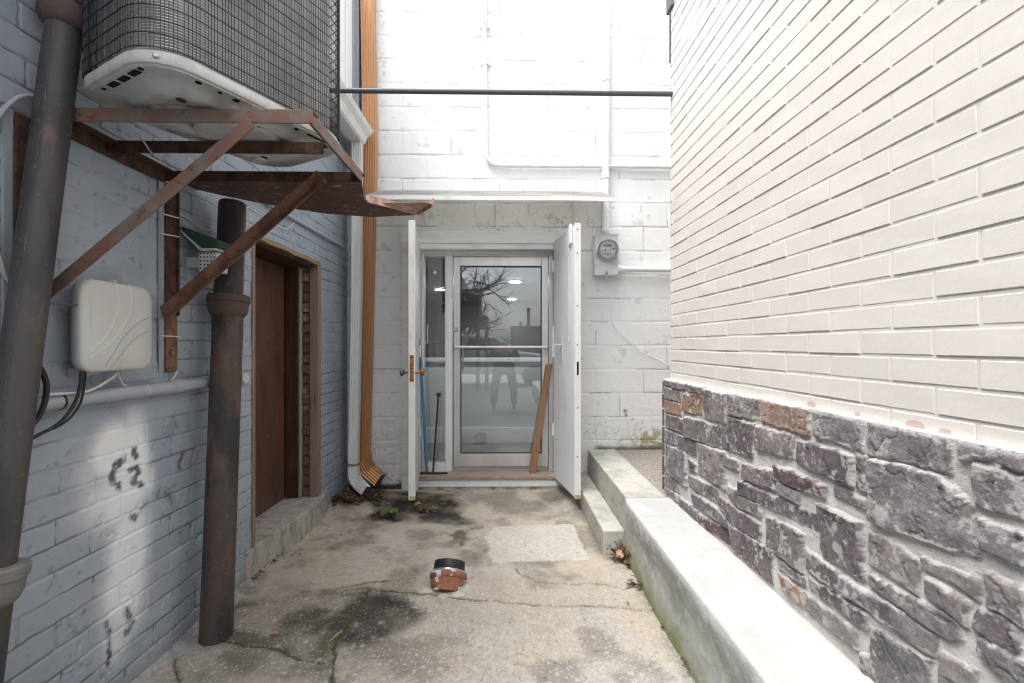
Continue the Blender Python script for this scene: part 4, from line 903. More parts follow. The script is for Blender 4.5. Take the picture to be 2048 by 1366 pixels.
cable('cable_tie', 'dark strap hooked from the leaning pipe to the utility box', [PX(u,v,-1.235) for u,v in ((98,606),(130,608),(158,609),(175,606))], .003, m_cable, 'strap')
for i, (u0,v0,u1,v1) in enumerate(((327,428,357,436),(322,467,359,474),(323,672,360,673))):
    cable('cable_tie', ['upper of three white ties round the rusty post','middle of three white ties round the rusty post','lower white tie round the rusty post beside the utility box'][i], [PX(u0,v0,-1.248),PX((u0+u1)/2,(v0+v1)/2,-1.243),PX(u1,v1,-1.243)], .0025, m_whitecab, 'cable tie', 6)
cable('rope', 'frayed pale cord tied to the rusty bracket bars', [PY(u,v,1.49) for u,v in ((283,278),(292,290),(300,302),(312,312))]+[PY(u,v,1.6) for u,v in ((322,318),(335,326))], .003, m_whitecab, 'cord')

# ================================================================== UTILITY BOX
ub = thing('utility_box', 'light grey plastic utility box with curved ridges on its cover, on the grey wall', 'utility box', (XL, 1.43, 1.1))
XF = -1.225
yb0, yb1 = PX(163,650,XF).y, PX(303,650,XF).y
zb0, zb1 = PX(165,745,XF).z, PX(165,556,XF).z
cyb, czb = (yb0+yb1)/2, (zb0+zb1)/2; hy, hz = (yb1-yb0)/2, (zb1-zb0)/2
def rrb(x, ins, r, bul=0, n=7):
    pts = []
    for sy, sz, a0 in ((1,1,0),(-1,1,90),(-1,-1,180),(1,-1,270)):
        for k in range(n):
            g = math.radians(a0+90*k/(n-1)); yy = sy*(hy-ins-r)+r*math.cos(g); z2 = sz*(hz-ins-r)+r*math.sin(g)
            yy *= 1+bul*(1-(z2/hz)**2); z2 *= 1+bul*.7*(1-(yy/hy)**2)
            pts.append((x, cyb+yy, czb+z2))
    return pts
cv = MB().loft([rrb(-1.256,.003,.034,.02), rrb(-1.240,.001,.036,.03), rrb(-1.230,0,.038,.04), rrb(-1.225,.003,.038,.04), rrb(-1.221,.010,.036,.04), rrb(-1.218,.05,.034,.02), rrb(-1.2165,.10,.02)]).build('cover', m_plast, ub, 'all')
def line2(pts, r, mat, nm):
    P_ = [PX(x/2.731, 400+y/2.731, -1.220) for x, y in pts]; out = []
    for i in range(len(P_)-1):
        a, b_, c2, d = P_[max(i-1,0)], P_[i], P_[i+1], P_[min(i+2,len(P_)-1)]
        for k in range(5):
            t = k/5; out.append(.5*((2*b_)+(c2-a)*t+(2*a-5*b_+4*c2-d)*t*t+(3*b_-a-3*c2+d)*t**3))
    out.append(P_[-1]); cen = Vector((0,cyb,czb))
    for p in out:
        e = max(abs(p.y-cyb)/hy, abs(p.z-czb)/hz); p.x = -1.2166-.0060*e**2.6
    return out
b = MB()
for pts in ([(632,440),(645,560),(620,660),(570,750),(485,835)], [(705,460),(715,560),(690,650),(620,760),(490,868)]): b.tube(line2(pts,.002,0,0), .0022, 6)
b.each('ridge', mk('pale plastic ridge', (.68,.68,.67), .4), cv, True)
b = MB()
for pts in ([(815,638),(740,680),(670,750),(620,830),(572,915)], [(815,712),(750,745),(690,800),(640,870),(605,915)]): b.tube(line2(pts,.002,0,0), .0018, 6)
b.each('groove', m_plastd, cv, True)
b = MB()
for v in (639,651): q = PX(300,v,-1.214); b.lathe((-1.228,q.y-.006,q.z), (-1.2,q.y-.006,q.z), [(0,.004),(.005,.004)], 10)
b.each('screw', m_steel, cv)
y0 = PX(131,650,-1.296).y
MB().box(XL+.004, -1.257, y0+.01, yb1-.03, PX(131,716,XL).z, PX(131,598,XL).z).build('back_box', m_plast2, ub, bevel=.006)
MB().box(-1.295, -1.256, yb0+.03, yb0+.10, zb0-.012, zb0+.012).build('cable_gland', m_plast2, ub, bevel=.004)
b = MB(); b.tube([(-1.245,cyb-.02,zb1-.004),(-1.245,cyb-.01,zb1+.010),(-1.245,cyb+.02,zb1+.010),(-1.245,cyb+.03,zb1-.004)], .003, 6); b.build('handle', m_plast2, ub, True)

# perforated box with green hood, behind the thick pipe
pl_ = thing('wall_light', 'small white perforated box under a green sloping hood, half hidden by the thick pipe', 'wall box', (XL, 2.0, 1.5))
def W(u,v,x): return PX(u,v,x)
YW = 1.862; za, zb_ = H+145/910*YW, 1.578
o = MB().box(-1.238, -1.160, YW, YW+.075, za, zb_).build('grille', m_plast, pl_, bevel=.009, seg=3)
b = MB()
for i in range(5):
    for k in range(5): b.lathe((-1.226+i*.0135, YW-.0006, za+.014+k*.0150), (-1.226+i*.0135, YW+.01, za+.014+k*.0150), [(0,.0036),(.006,.0036)], 8)
b.each('hole', m_hole, o)
MB().prism([(XL+.004,YW-.014,1.678),(-1.150,YW-.014,1.625),(-1.150,YW-.014,1.590),(-1.214,YW-.014,1.588),(XL+.004,YW-.014,1.662)], (0,.135,0)).build('hood', m_green, pl_, bevel=.004)
MB().prism([(XL+.004,YW-.017,1.6615),(-1.214,YW-.017,1.5875),(-1.156,YW-.017,1.5895),(-1.156,YW-.017,1.582),(-1.218,YW-.017,1.579),(XL+.004,YW-.017,1.652)], (0,.13,0)).build('hood_liner', m_plast, pl_, bevel=.002)
MB().box(XL+.003,-1.239,YW+.015,YW+.055,za+.02,zb_-.02).build('mount', m_plast2, pl_)

# ================================================================== GUTTER AND DOWNSPOUTS
gu = thing('gutter', 'white rain gutter end under the eaves of the grey building', 'gutter', (-1.1, 3.6, 2.8))
gp = [(-1.21,2.79),(-1.12,2.79),(-1.105,2.80),(-1.085,2.845),(-1.055,2.875),(-1.04,2.90),(-1.045,2.905),(-1.06,2.90),(-1.068,2.882),(-1.095,2.85),(-1.112,2.806),(-1.12,2.797),(-1.205,2.797),(-1.21,2.91)]
b = MB(); n = len(gp); P0 = [(x,-6,z) for x,z in gp]; P1 = [(x,3.63,z) for x,z in gp]
b.add(P0+P1, [[k,(k+1)%n,n+(k+1)%n,n+k] for k in range(n)]); b.build('trough', m_wmetal, gu)
b = MB(); b.prism([(x,3.631,z) for x,z in [(-1.212,2.787),(-1.12,2.787),(-1.103,2.799),(-1.083,2.845),(-1.053,2.875),(-1.036,2.906),(-1.212,2.912)]], (0,.003,0)); b.build('end_cap', m_wmetal, gu)
def fluted(w, d, n=5, dep=.005):
    pr = []
    for i in range(n*4+1):
        t = i/(n*4); pr.append((-w/2+w*t, d/2-(dep if (i % 4) in (1,2) and 0 < i < n*4 else 0)))
    for i in range(n*4+1):
        t = i/(n*4); pr.append((w/2-w*t, -d/2+(dep if (i % 4) in (1,2) and 0 < i < n*4 else 0)))
    return pr
def arc(c, r, a0, a1, ax, ay, n=10):
    return [Vector(c)+Vector(ax)*(r*math.cos(math.radians(a0+(a1-a0)*k/n)))+Vector(ay)*(r*math.sin(math.radians(a0+(a1-a0)*k/n))) for k in range(n+1)]
def downspout(name, label, pts, w, d, elbow_path, mat, clips=()):
    o = thing(name, label, 'downspout', (pts[-1][0], pts[-1][1], 0))
    MB().sweep(fluted(w, d), pts, up=(0,-1,0)).build('pipe', mat, o)
    # corrugated elbow: rings step in and out
    b = MB(); n = len(elbow_path); prof = fluted(w, d, 5, .004)
    P_ = [Vector(p) for p in elbow_path]; rings = []
    nrm = Vector((0,-1,0))
    for i in range(n):
        t = (P_[min(i+1,n-1)]-P_[max(i-1,0)]).normalized(); nr = (nrm-t*nrm.dot(t)).normalized(); bn = t.cross(nr)
        s_ = 1.10 if (i % 2 == 0) else .98
        if i < 2 or i > n-4: s_ = 1.03
        rings.append([P_[i]+bn*(p[0]*s_)+nr*(p[1]*s_) for p in prof])
    b.loft(rings, True, False); b.build('elbow', mat, o)
    rings2 = [rings[-1], [P_[-1]+(p-P_[-1])*.93 for p in rings[-1]], [P_[-1]+(p-P_[-1])*.9-(P_[-1]-P_[-2]).normalized()*.08 for p in rings[-1]]]
    MB().loft(rings2, False, True).build('outlet', m_hole if False else m_slate, o)
    bb = MB()
    for z in clips: bb.box(pts[0][0]-w/2-.012, pts[0][0]-w/2+.004, pts[0][1]-.02, pts[0][1]+.02, z-.008, z+.008)
    if clips: bb.each('strap', m_steel, o)
    return o
xw = (PY(703,600,3.6).x+PY(725,600,3.6).x)/2-.006; Yw = 3.60
zt = .32
els = lambda x, y, zt, r, ang, dirx, diry, ln, n=18: [Vector((x,y,zt+.03)), Vector((x,y,zt))]+[Vector((x,y,zt))+Vector((dirx,diry,0))*(r-r*math.cos(math.radians(ang*k/n)))+Vector((0,0,-r*math.sin(math.radians(ang*k/n)))) for k in range(1,n+1)]
def elbow(x, y, zt, r, ang, dx, dy, ln):
    p = els(x,y,zt,r,ang,dx,dy,ln); t = Vector((dx*math.sin(math.radians(ang)), dy*math.sin(math.radians(ang)), -math.cos(math.radians(ang))))
    return p+[p[-1]+t*ln*.5, p[-1]+t*ln]
wx = PY(713,600,Yw).x
downspout('downspout', 'white fluted metal downspout in the corner, left of the copper coloured one', [(wx+.006,Yw,2.80),(wx+.004,Yw,1.6),(wx-.020,Yw,.27)], .070, .060, elbow(wx-.020,Yw,.22,.13,62,.88,-.47,.07), m_wmetal, (1.85,1.33,1.02))
cxp = [PY(736,0,3.735), PY(741,300,3.735), PY(735,560,3.735), PY(727,900,3.735)]
path = [Vector((cxp[0].x-.004,3.735,6.2)), cxp[0], cxp[1], cxp[2], Vector((cxp[3].x,3.735,.33))]
downspout('downspout', 'copper coloured fluted downspout against the white block wall', path, .100, .080, elbow(cxp[3].x,3.735,.30,.15,58,.93,-.37,.11), m_coper)

# ================================================================== OVERHEAD PIPE, CONDUITS, METER on back wall
p = PX(1344,188,XR); q0 = PY(668,181,2.64)
oc = tag(MB().tube([(XL-.02,2.63,q0.z+.01), q0, (XR+.02,p.y,p.z)], .0145, 14).build('overhead_pipe', m_cable, None, True), 'dark grey sleeved pipe crossing the alley between the two brick buildings', 'pipe')
YC = 3.772
cd = thing('conduit', 'thin white conduit bending to run sideways across the white block wall', 'conduit', (PY(970,300,YC).x, YC, 2.6))
xx = PY(972,300,YC).x; zb = PY(1000,331,YC).z; rb = .11
path = [Vector((PY(968,0,YC).x,YC,6.2)), Vector((PY(969,40,YC).x,YC,PY(969,40,YC).z)), Vector((xx,YC,zb+rb))]+[Vector((xx+rb-rb*math.cos(math.radians(a)),YC,zb+rb-rb*math.sin(math.radians(a)))) for a in range(10,91,10)]+[Vector((2.39,YC,zb-.002))]
MB().tube(path, .0165, 12).build('pipe', m_upvc, cd, True)
b = MB(); q = PY(969,20,YC); b.tube([q+Vector((0,0,.5)), PY(969,50,YC)], .022, 12); b.build('sleeve', m_upvc, cd, True)
b = MB()
for u,v in ((969,53),(971,127)): q = PY(u,v,YC); b.box(q.x-.045, q.x+.045, YC+.004, YC+.022, q.z-.006, q.z+.006); b.lathe(q+Vector((0,0,-.006)), q+Vector((0,0,.006)), [(0,.019),(.012,.019)], 14)
for u in (1015,1090,1165): q = PY(u,331,YC); b.lathe(q+Vector((-.006,0,0)), q+Vector((.006,0,0)), [(0,.0195),(.012,.0195)], 14)
b.each('clip', m_upvc, cd, True)
c2 = thing('conduit', 'thick white vertical conduit running down into the electric meter', 'conduit', (PY(1211,300,3.765).x, 3.765, 2.2))
xa = PY(1213,0,3.763).x; xb = PY(1211,460,3.763).x
b = MB(); b.tube([(xa,3.763,6.2),(xa,3.763,PY(1213,155,3.763).z),(xb,3.763,PY(1211,466,3.763).z+.002)], .0285, 18); b.build('pipe', m_upvc, c2, True)
b = MB()
for v, hgt in ((158,.05),(352,.05),(460,.03)): q = PY(1212 if v < 300 else 1211, v, 3.763); b.lathe(q+Vector((0,0,-hgt/2)), q+Vector((0,0,hgt/2)), [(0,.031),(.004,.0345),(hgt-.004,.0345),(hgt,.031)], 20)
b.each('coupling', m_upvc, c2, True)
YM = 3.70
em = thing('electric_meter', 'grey electric meter box with round glass dial on the white block wall', 'electric meter', (PY(1212,510,YM).x, YM, 1.8))
x0, x1, z0, z1 = PY(1189,510,YM).x, PY(1237,510,YM).x, PY(1212,550,YM).z, PY(1212,469,YM).z
cn = MB().box(x0, x1, YM, YB-.004, z0, z1).build('cabinet', m_meter, em, bevel=.008)
MB().box(x0-.004, x1+.004, YM-.004, YM+.02, z1-.003, z1+.006).build('lid_lip', m_meter, em, bevel=.002)
q = PY(1216,500,YM-.03)
MB().lathe((q.x,YM-.001,q.z),(q.x,YM-.06,q.z),[(0,.094),(.012,.094),(.014,.088),(.02,.086)],32).build('dial_ring', m_steel, em, True)
fc_ = MB().lathe((q.x,YM-.0205,q.z),(q.x,YM-.06,q.z),[(0,.080),(.006,.080),(.008,.078)],32).build('dial_face', m_face, em, True)
MB().box(q.x-.038,q.x+.032,YM-.0312,YM-.0286,q.z+.028,q.z+.05).build('display', m_lcd, fc_)
b = MB()
for dx, dz, w_, h_ in ((-.045,.0,.012,.008),(-.022,.0,.016,.010),(.02,-.0,.010,.008),(.045,.012,.016,.014),(-.055,.03,.014,.008)): b.box(q.x+dx-w_/2,q.x+dx+w_/2,YM-.0305,YM-.0286,q.z+dz-h_/2,q.z+dz+h_/2)
b.box(q.x-.03,q.x+.03,YM-.0302,YM-.0286,q.z-.028,q.z-.0265); b.box(q.x-.025,q.x+.025,YM-.0302,YM-.0286,q.z-.036,q.z-.0345); b.build('markings', m_slate, fc_)
MB().lathe((q.x,YM-.02,q.z),(q.x,YM-.1,q.z),[(0,.084),(.035,.083),(.047,.078),(.052,.06),(.053,.01)],32,False).build('glass_cover', m_glass2, em, True)
b = MB(); xm = (x0+x1)/2; b.box(xm-.012,xm+.012,YM-.012,YM-.001,z0+.012,z0+.03); b.build('hasp', m_steel, em, bevel=.002)
MB().box(xm-.004,xm+.004,YM-.008,YM-.002,z0-.06,z0+.008).build('seal_tag', m_plast2, em)
c3 = thing('conduit', 'white horizontal conduit leaving the meter towards the passage', 'conduit', (x1, 3.75, 1.8))
zz = PY(1240,538,3.75).z
MB().tube([(x1+.002,3.752,zz),(1.4,3.752,zz-.004),(2.39,3.752,zz-.01)], .024, 16).build('pipe', m_upvc, c3, True)
MB().lathe((x1+.002,3.752,zz),(x1+.05,3.752,zz),[(0,.034),(.02,.034),(.024,.029),(.045,.029)],20).build('coupling', m_upvc, c3, True)
cable('cable', 'thin white wire dropping from the meter and slanting across the block wall', [PY(u,v,3.785) for u,v in ((1223,553),(1223,600),(1224,643),(1230,655),(1250,674),(1280,702),(1310,716),(1345,733),(1400,745))], .0035, m_upvc)

# ================================================================== AWNING over the entrance
aw = thing('awning', 'shallow white corrugated awning with mildew lines above the glass entrance', 'awning', (0, 3.6, 2.3))
b = MB(); n = 60; Yf, zf, Yk, zk = 3.32, PY(1000,393,3.32).z, 3.785, PY(1000,383,3.785).z
xl, xr = PY(733,395,Yf).x, PY(1228,395,Yf).x
prof = []
for i in range(n+1):
    t = i/n; prof.append((Yf+(Yk-Yf)*t, zf+(zk-zf)*t+.010*math.sin(t*2*PI*7)))
xs_ = np.linspace(xl, xr, 200)
vs = []; m = len(prof)
for k, x in enumerate(xs_):
    t = k/199; dr_ = -.006*max(0,(t-.75)/.25)**2+.001*math.sin(t*9)
    for y, z in prof: vs.append((x+(0 if 0 < k < 199 else random.uniform(-.012,.012)), y, z+dr_*(1 if y < 3.6 else .5)))
for k, x in enumerate(xs_):
    t = k/199; dr_ = -.006*max(0,(t-.75)/.25)**2+.001*math.sin(t*9)
    for y, z in prof: vs.append((x, y, z+dr_*(1 if y < 3.6 else .5)-.003))
fs = []; o2 = len(xs_)*m
for k in range(199):
    for i in range(m-1):
        a = k*m+i; fs.append([a,a+m,a+m+1,a+1]); fs.append([o2+a,o2+a+1,o2+a+m+1,o2+a+m])
for k in range(199): a = k*m; fs.append([a,o2+a,o2+a+m,a+m])
b.add(vs, fs); ap = b.build('panel', m_awn, aw, 'all')
V_ = np.array(vs); ph = ((V_[:,1]-Yf)/(Yk-Yf))*7; val = .5+.5*np.cos(ph*2*PI+.5); nz = fbm(V_[:,0],ph*3.0,7,5,4)
cc = np.empty((len(V_),3)); cc[:] = (.76,.76,.74); cc = mixc(cc, (.13,.11,.08), sst(.45,.95,val)*sst(.34,.58,nz)*.9); cc = mixc(cc, (.40,.39,.26), sst(.5,.7,fbm(V_[:,0],ph*2.0,5,9,4))*.4)
at = ap.data.attributes.new('Col','FLOAT_COLOR','POINT'); at.data.foreach_set('color', np.hstack([cc,np.ones((len(V_),1))]).astype(np.float32).ravel())
b = MB()
for k in range(199):
    t0, t1 = k/199, (k+1)/199; z0_ = zf-.03-.006*max(0,(t0-.75)/.25)**2+.001*math.sin(t0*9); z1_ = zf-.03-.006*max(0,(t1-.75)/.25)**2+.001*math.sin(t1*9)
    b.pts8([(xs_[k],Yf-.012,z0_),(xs_[k+1],Yf-.012,z1_),(xs_[k+1],Yf-.004,z1_),(xs_[k],Yf-.004,z0_)], [(xs_[k],Yf-.012,z0_+.032),(xs_[k+1],Yf-.012,z1_+.032),(xs_[k+1],Yf-.004,z1_+.032),(xs_[k],Yf-.004,z0_+.032)])
b.build('front_lip', m_wmetal, aw)
for u, v in ((851,450),(995,458),(1152,446)):
    q = PY(u,v,YB-.03); MB().box(q.x-.014,q.x+.014,YB-.022,YB-.008,q.z,zk-.02).build('wall_strip', m_trim, aw, bevel=.002)
    MB().hexa((q.x-.006,YB-.02,zk-.03), (.012,0,0), Vector((0,Yf+.03-YB,zf-zk+.01)), (0,0,.012)).build('rafter', m_trim, aw)

# ================================================================== LEANING THINGS
def stick(p0, p1, r): return MB().tube([p0, Vector(p0).lerp(Vector(p1),.5), p1], r, 12)
p0, p1 = PY(854,938,YD-.09), PY(839,681,YD-.17); p0.z = zs+.002
bp = thing('broom_pole', 'long blue pole leaning in the doorway beside the left steel door', 'pole', p0)
pm_ = p0.lerp(p1,.06)
stick(pm_, p1, .0125).build('shaft', m_blue, bp, True); stick(p0, pm_-Vector((0,0,.0)), .0115).build('bare_end', m_plank, bp, True)
p0, p1 = PY(866,941,YD-.115), PY(877,790,YD-.075); p0.z = zs+.016
sq = thing('floor_squeegee', 'black long handled scraper leaning upside up against the side pane', 'squeegee', p0)
stick(p0, p1, .0075).build('handle', m_black, sq, True)
q = p1; MB().box(q.x-.017,q.x+.017,q.y-.015,q.y+.015,q.z-.012,q.z+.020).build('grip', m_black, sq, bevel=.003)
q0_, q1_ = PY(836,944,YD-.12), PY(895,944,YD-.12); MB().box(q0_.x,q1_.x,YD-.128,YD-.112,zs+.002,zs+.014).build('blade', m_black, sq, bevel=.002)
p0, p1 = PY(1064,939,YD-.11), PY(1098,728,YD-.055); p0.z = zs+.002
d = (p1-p0); wv = Vector((.058,-.014,.010)); tv = Vector((.004,.02,0))
MBp = MB().hexa(p0-wv*.5, d, wv, tv)
tag(MBp.build('plank', m_plank, None, bevel=.002), 'rough brown wooden board leaning against the glass door', 'board')

# ================================================================== CLAY PIPE STUB in the ground
pb = PZ(893,1174,0); ax = (Vector((.06,.80,1))).normalized()
k0 = Vector((pb.x, pb.y+.004, -.03))
cs = thing('clay_pipe_stub', 'terracotta pipe stub with a black rubber cap sticking out of the concrete', 'pipe stub', (pb.x, pb.y, 0))
MB().lathe(k0, k0+ax, [(0,.076),(.034,.081),(.056,.086),(.060,.091),(.064,.094),(.078,.0945),(.085,.092),(.087,.082)], 40).build('clay_pipe', m_clay, cs, True)
MB().lathe(k0+ax*.085, k0+ax, [(0,.082),(.012,.082)], 40).build('clamp_band', m_steel, cs, True)
MB().lathe(k0+ax*.094, k0+ax, [(0,.0775),(.004,.079),(.042,.0785),(.047,.077),(.048,.071),(.020,.069),(.018,.01)], 40).build('rubber_cap', m_black, cs, True)
b = MB()
for k, (a_, r_) in enumerate(((.2,.05),(.9,.035),(-.7,.03),(2.8,.03),(1.6,.03))):
    p = k0+Vector((math.cos(a_)*.10, -math.sin(a_)*.085, .030)); n_ = 9
    b.add([p+Vector((0,0,.014))]+[p+Vector((r_*math.cos(2*PI*q_/n_)*(1+.3*math.sin(q_*2.3+k)), r_*.7*math.sin(2*PI*q_/n_), -.004)) for q_ in range(n_)], [[0,q_+1,(q_+1)%n_+1] for q_ in range(n_)])
b.each('mortar_dab', m_conc, cs, 'all')
sd_ = Vector((0,-1,0)); sd_ = (sd_-ax*sd_.dot(ax)).normalized(); q = k0+ax*.087+sd_*.0815
MB().hexa(q-Vector((.012,0,0)), (.024,0,0), sd_*.008, ax*.009).build('clamp_screw', m_steel, cs, bevel=.001)

# ================================================================== LEAVES AND WEEDS
def leafmesh(b, p, s, rnd):
    a = rnd.uniform(0,2*PI); t = rnd.uniform(-.38,.38); cu = rnd.uniform(-.7,.7)
    R = Matrix.Rotation(a,3,'Z') @ Matrix.Rotation(t,3,'X') @ Matrix.Rotation(rnd.uniform(-.32,.32),3,'Y')
    w = rnd.uniform(.35,.6); n = 5; vs = []
    for i in range(n+1):
        x = -1+2*i/n; hw = w*math.sqrt(max(0,1-x*x))*(1+.25*math.sin(i*2.7))+.03
        zz_ = cu*.35*x*x
        for sy in (-1,0,1): vs.append(Vector(p)+R @ Vector((x*s, sy*hw*s, (zz_+(abs(sy)*.22*cu))*s)))
    b.add(vs, [[i*3+k,i*3+k+1,i*3+k+4,i*3+k+3] for i in range(n) for k in (0,1)])
def litter(pts, n, spread, smin, smax, seed, zmax):
    r = random.Random(seed); b = MB(); tw = MB()
    for i in range(n):
        u, v = r.choice(pts); q = PZ(u+r.gauss(0,spread), v+r.gauss(0,spread*.35), 0)
        leafmesh(b, (max(q.x,XL+.02), min(q.y,YB-.02), r.uniform(.012,zmax+.014)), r.uniform(smin,smax)*.85, r)
        if i % 3 == 0:
            a = r.uniform(0,PI); dl_ = Vector((math.cos(a),math.sin(a),r.uniform(-.1,.2)))*r.uniform(.015,.05); q2 = Vector((max(q.x,XL+.03),q.y,.006+r.uniform(0,zmax))); b.tube([q2-dl_*.5,q2+dl_*.5], .0015, 4)
    return b
L1 = litter([(680,1000),(700,993),(715,990),(730,992),(745,997),(695,1003),(720,1000),(740,1000),(665,1006),(755,1003),(690,1006),(705,1008)], 420, 9, .010,.026, 3, .045).build('leaf_litter', m_leaf, None); tag(L1, 'heap of dead leaves in the corner under the downspouts', 'leaf litter', None, 'stuff')
L2 = litter([(750,1036),(765,1038),(780,1037),(795,1040),(775,1034)], 130, 8, .006,.016, 5, .018).build('leaf_litter', m_leaf, None); tag(L2, 'thin scatter of dead leaves around the green weeds', 'leaf litter', None, 'stuff')
L3 = litter([(835,1020),(845,1024),(855,1022),(865,1024),(850,1018),(838,1026)], 120, 7, .007,.018, 6, .022).build('leaf_litter', m_leaf, None); tag(L3, 'small clump of dead leaves and twigs in front of the entrance', 'leaf litter', None, 'stuff')
L4 = litter([(1235,1105),(1245,1110),(1250,1120),(1240,1125),(1228,1118),(1255,1132),(1246,1100)], 80, 7, .010,.024, 8, .06).build('leaf_litter', m_leaf, None); tag(L4, 'pile of dead leaves caught at the front of the low step', 'leaf litter', None, 'stuff')
L5 = litter([(1262,1172),(1272,1176),(1280,1180)], 30, 6, .006,.014, 9, .018).build('leaf_litter', m_leaf, None); tag(L5, 'few dead leaves against the ledge near the crack', 'leaf litter', None, 'stuff')
L6 = litter([(800,1004),(825,1003),(775,1003),(850,1008),(760,1008)], 50, 12, .010,.024, 12, .012).build('leaf_litter', m_leaf, None); tag(L6, 'flat wet leaves on the dark stain near the left steel door', 'leaf litter', None, 'stuff')
L7 = litter([(x_, 985+(690-x_)*.93) for x_ in range(500,692,8)]+[(600,1108),(590,1112),(607,1104)], 150, 5, .004,.010, 21, .006).build('debris', m_leaf, None); tag(L7, 'fine dark debris along the foot of the grey wall and sill', 'debris', None, 'stuff')
L8 = litter([(1253+i*5.2, 1118+i*9.3) for i in range(26)]+[(1170+i*2.2, 1000+i*6) for i in range(16)], 110, 4, .004,.009, 22, .005).build('debris', m_leaf, None); tag(L8, 'fine dark debris along the foot of the ledge and low step', 'debris', None, 'stuff')
r = random.Random(2)
for (u, v, s, lab) in ((832,1014,.040,'large pale dead leaf lying in front of the entrance'),(1240,1122,.046,'large pale dead leaf on the pile beside the step'),(752,995,.03,'pale leaf under the downspout outlets')):
    b = MB(); q = PZ(u,v,0); leafmesh(b, (q.x,q.y,.045 if u > 1000 else .03), s, r); o = b.build('leaf', m_leafp, None, 'all'); tag(o, lab, 'leaf')
def weed(u, v, n, s, label):
    q = PZ(u,v,0)+Vector((0,0,.006)); o = thing('weed', label, 'weed', (q.x,q.y,0)); b = MB(); rr_ = random.Random(int(u)); sm = MB()
    for i in range(n):
        a = rr_.uniform(0,2*PI); L_ = s*rr_.uniform(.6,1.1); el = rr_.uniform(.4,1.2)
        dh = Vector((math.cos(a)*math.cos(el), math.sin(a)*math.cos(el), math.sin(el))); side = dh.cross(Vector((0,0,1))).normalized(); w = L_*.24
        pts = [q+dh*(L_*t)+Vector((0,0,-.25*L_*t*t)) for t in (.25,.5,.75,1.0)]; ws = (.35,1,.85,.12)
        vs = []
        for p_, ww in zip(pts, ws): vs += [p_-side*w*ww, p_+Vector((0,0,-.1*w)), p_+side*w*ww]
        b.add(vs, [[k*3+j_,k*3+j_+1,k*3+j_+4,k*3+j_+3] for k in range(3) for j_ in (0,1)]); sm.tube([q, pts[0]], .0012, 4)
    b.build('leaves', m_weed, o, 'all'); sm.build('stem', m_weed, o)
weed(757,1033,10,.068,'smaller green weed sprouting left of the other near the downspouts'); weed(784,1036,20,.085,'larger leafy green weed sprouting from the stained concrete')
weed(730,1187,5,.016,'tiny green sprout in the crack by the dark stain'); weed(462,1280,6,.016,'tiny green sprout at the foot of the thick pipe'); weed(1257,1212,5,.016,'tiny green sprout in the crack near the ledge')
# small stray twigs / chips
for (u0,v0,u1,v1,rd,lab) in ((660,1282,684,1262,.003,'pale dry twig on the dark patch of concrete'),(540,1268,557,1266,.005,'pale wood chip on the concrete near the thick pipe')):
    a = PZ(u0,v0,.008); c4 = PZ(u1,v1,.010); tag(MB().tube([a, a.lerp(c4,.5)+Vector((0,0,.004)), c4], rd, 6).build('twig', m_leafp, None, True), lab, 'twig')

# ================================================================== BEHIND THE CAMERA (seen reflected in the glass)
cars = thing('parked_car', 'white car parked across the alley mouth, seen only reflected in the glass door', 'car', (-.7, -6.2, -.03))
m_car = mk('white car paint', (.62,.64,.66), .25, coat=.6); m_cglass = mk('car glass', (.03,.035,.04), .08, spec=.8); m_tyre = mk('tyre', (.02,.02,.02), .8)
def carsec(pts, w0): return pts
sec = [(-2.3,.35),(-2.35,.75),(-2.2,.95),(-1.55,1.02),(-.95,1.02),(1.0,1.0),(1.95,.88),(2.2,.7),(2.22,.35)]
b = MB(); cxx, cyy = -.5, -6.2
L0 = [(cxx+x, cyy-.82, z) for x, z in sec]; b.prism(L0, (0,1.64,0)); b.build('body', m_car, cars, bevel=.06, seg=3)
top = [(-1.9,1.02),(-1.45,1.46),(-.2,1.50),(.35,1.42),(1.0,1.0)]
b = MB(); lo = [(cxx+x, cyy-.70+.10*(z-1)/.5, z) for x, z in top]; hi_ = [(cxx+x, cyy+.70-.10*(z-1)/.5, z) for x, z in top]
n = len(top); b.add(lo+hi_, [list(range(n)), list(range(n,2*n))[::-1]]+[[k,(k+1)%n,n+(k+1)%n,n+k] for k in range(n)]); b.build('cabin', m_car, cars, bevel=.03)
for (x0, x1) in ((-1.5,-.75),(-.65,.62)):
    b = MB(); b.prism([(cxx+x0,cyy+.695,1.06),(cxx+x1,cyy+.695,1.06),(cxx+min(x1-.35,.25) if x1 > 0 else cxx+x1,cyy+.615,1.40),(cxx+x0+.12,cyy+.615,1.40)], (0,.012,0)); b.build('window', m_cglass, cars)
b = MB(); b.prism([(cxx+.98,cyy-.6,1.04),(cxx+.98,cyy+.6,1.04),(cxx+.42,cyy+.55,1.41),(cxx+.42,cyy-.55,1.41)], (.03,0,.02)); b.build('windscreen', m_cglass, cars)
for x in (-1.45,1.35):
    w = MB().lathe((cxx+x,cyy+.62,.30),(cxx+x,cyy+.85,.30),[(0,.31),(.2,.31),(.22,.28),(.22,.2)],24).build('wheel', m_tyre, cars, True); MB().lathe((cxx+x,cyy+.82,.30),(cxx+x,cyy+.85,.30),[(0,.2),(.02,.19)],20).build('rim', m_steel, w, True)
    MB().lathe((cxx+x,cyy-.62,.30),(cxx+x,cyy-.85,.30),[(0,.31),(.2,.31),(.22,.28),(.22,.2)],24).build('wheel', m_tyre, cars, True)
for yy in (-.6,.6): MB().box(cxx+2.16,cxx+2.235,cyy+yy-.15,cyy+yy+.15,.62,.76).build('headlight', m_plast, cars, bevel=.02)
po_ = thing('porch', 'timber porch on posts further along the grey building, seen only reflected in the glass', 'porch', (-1.0, -4.3, 0))
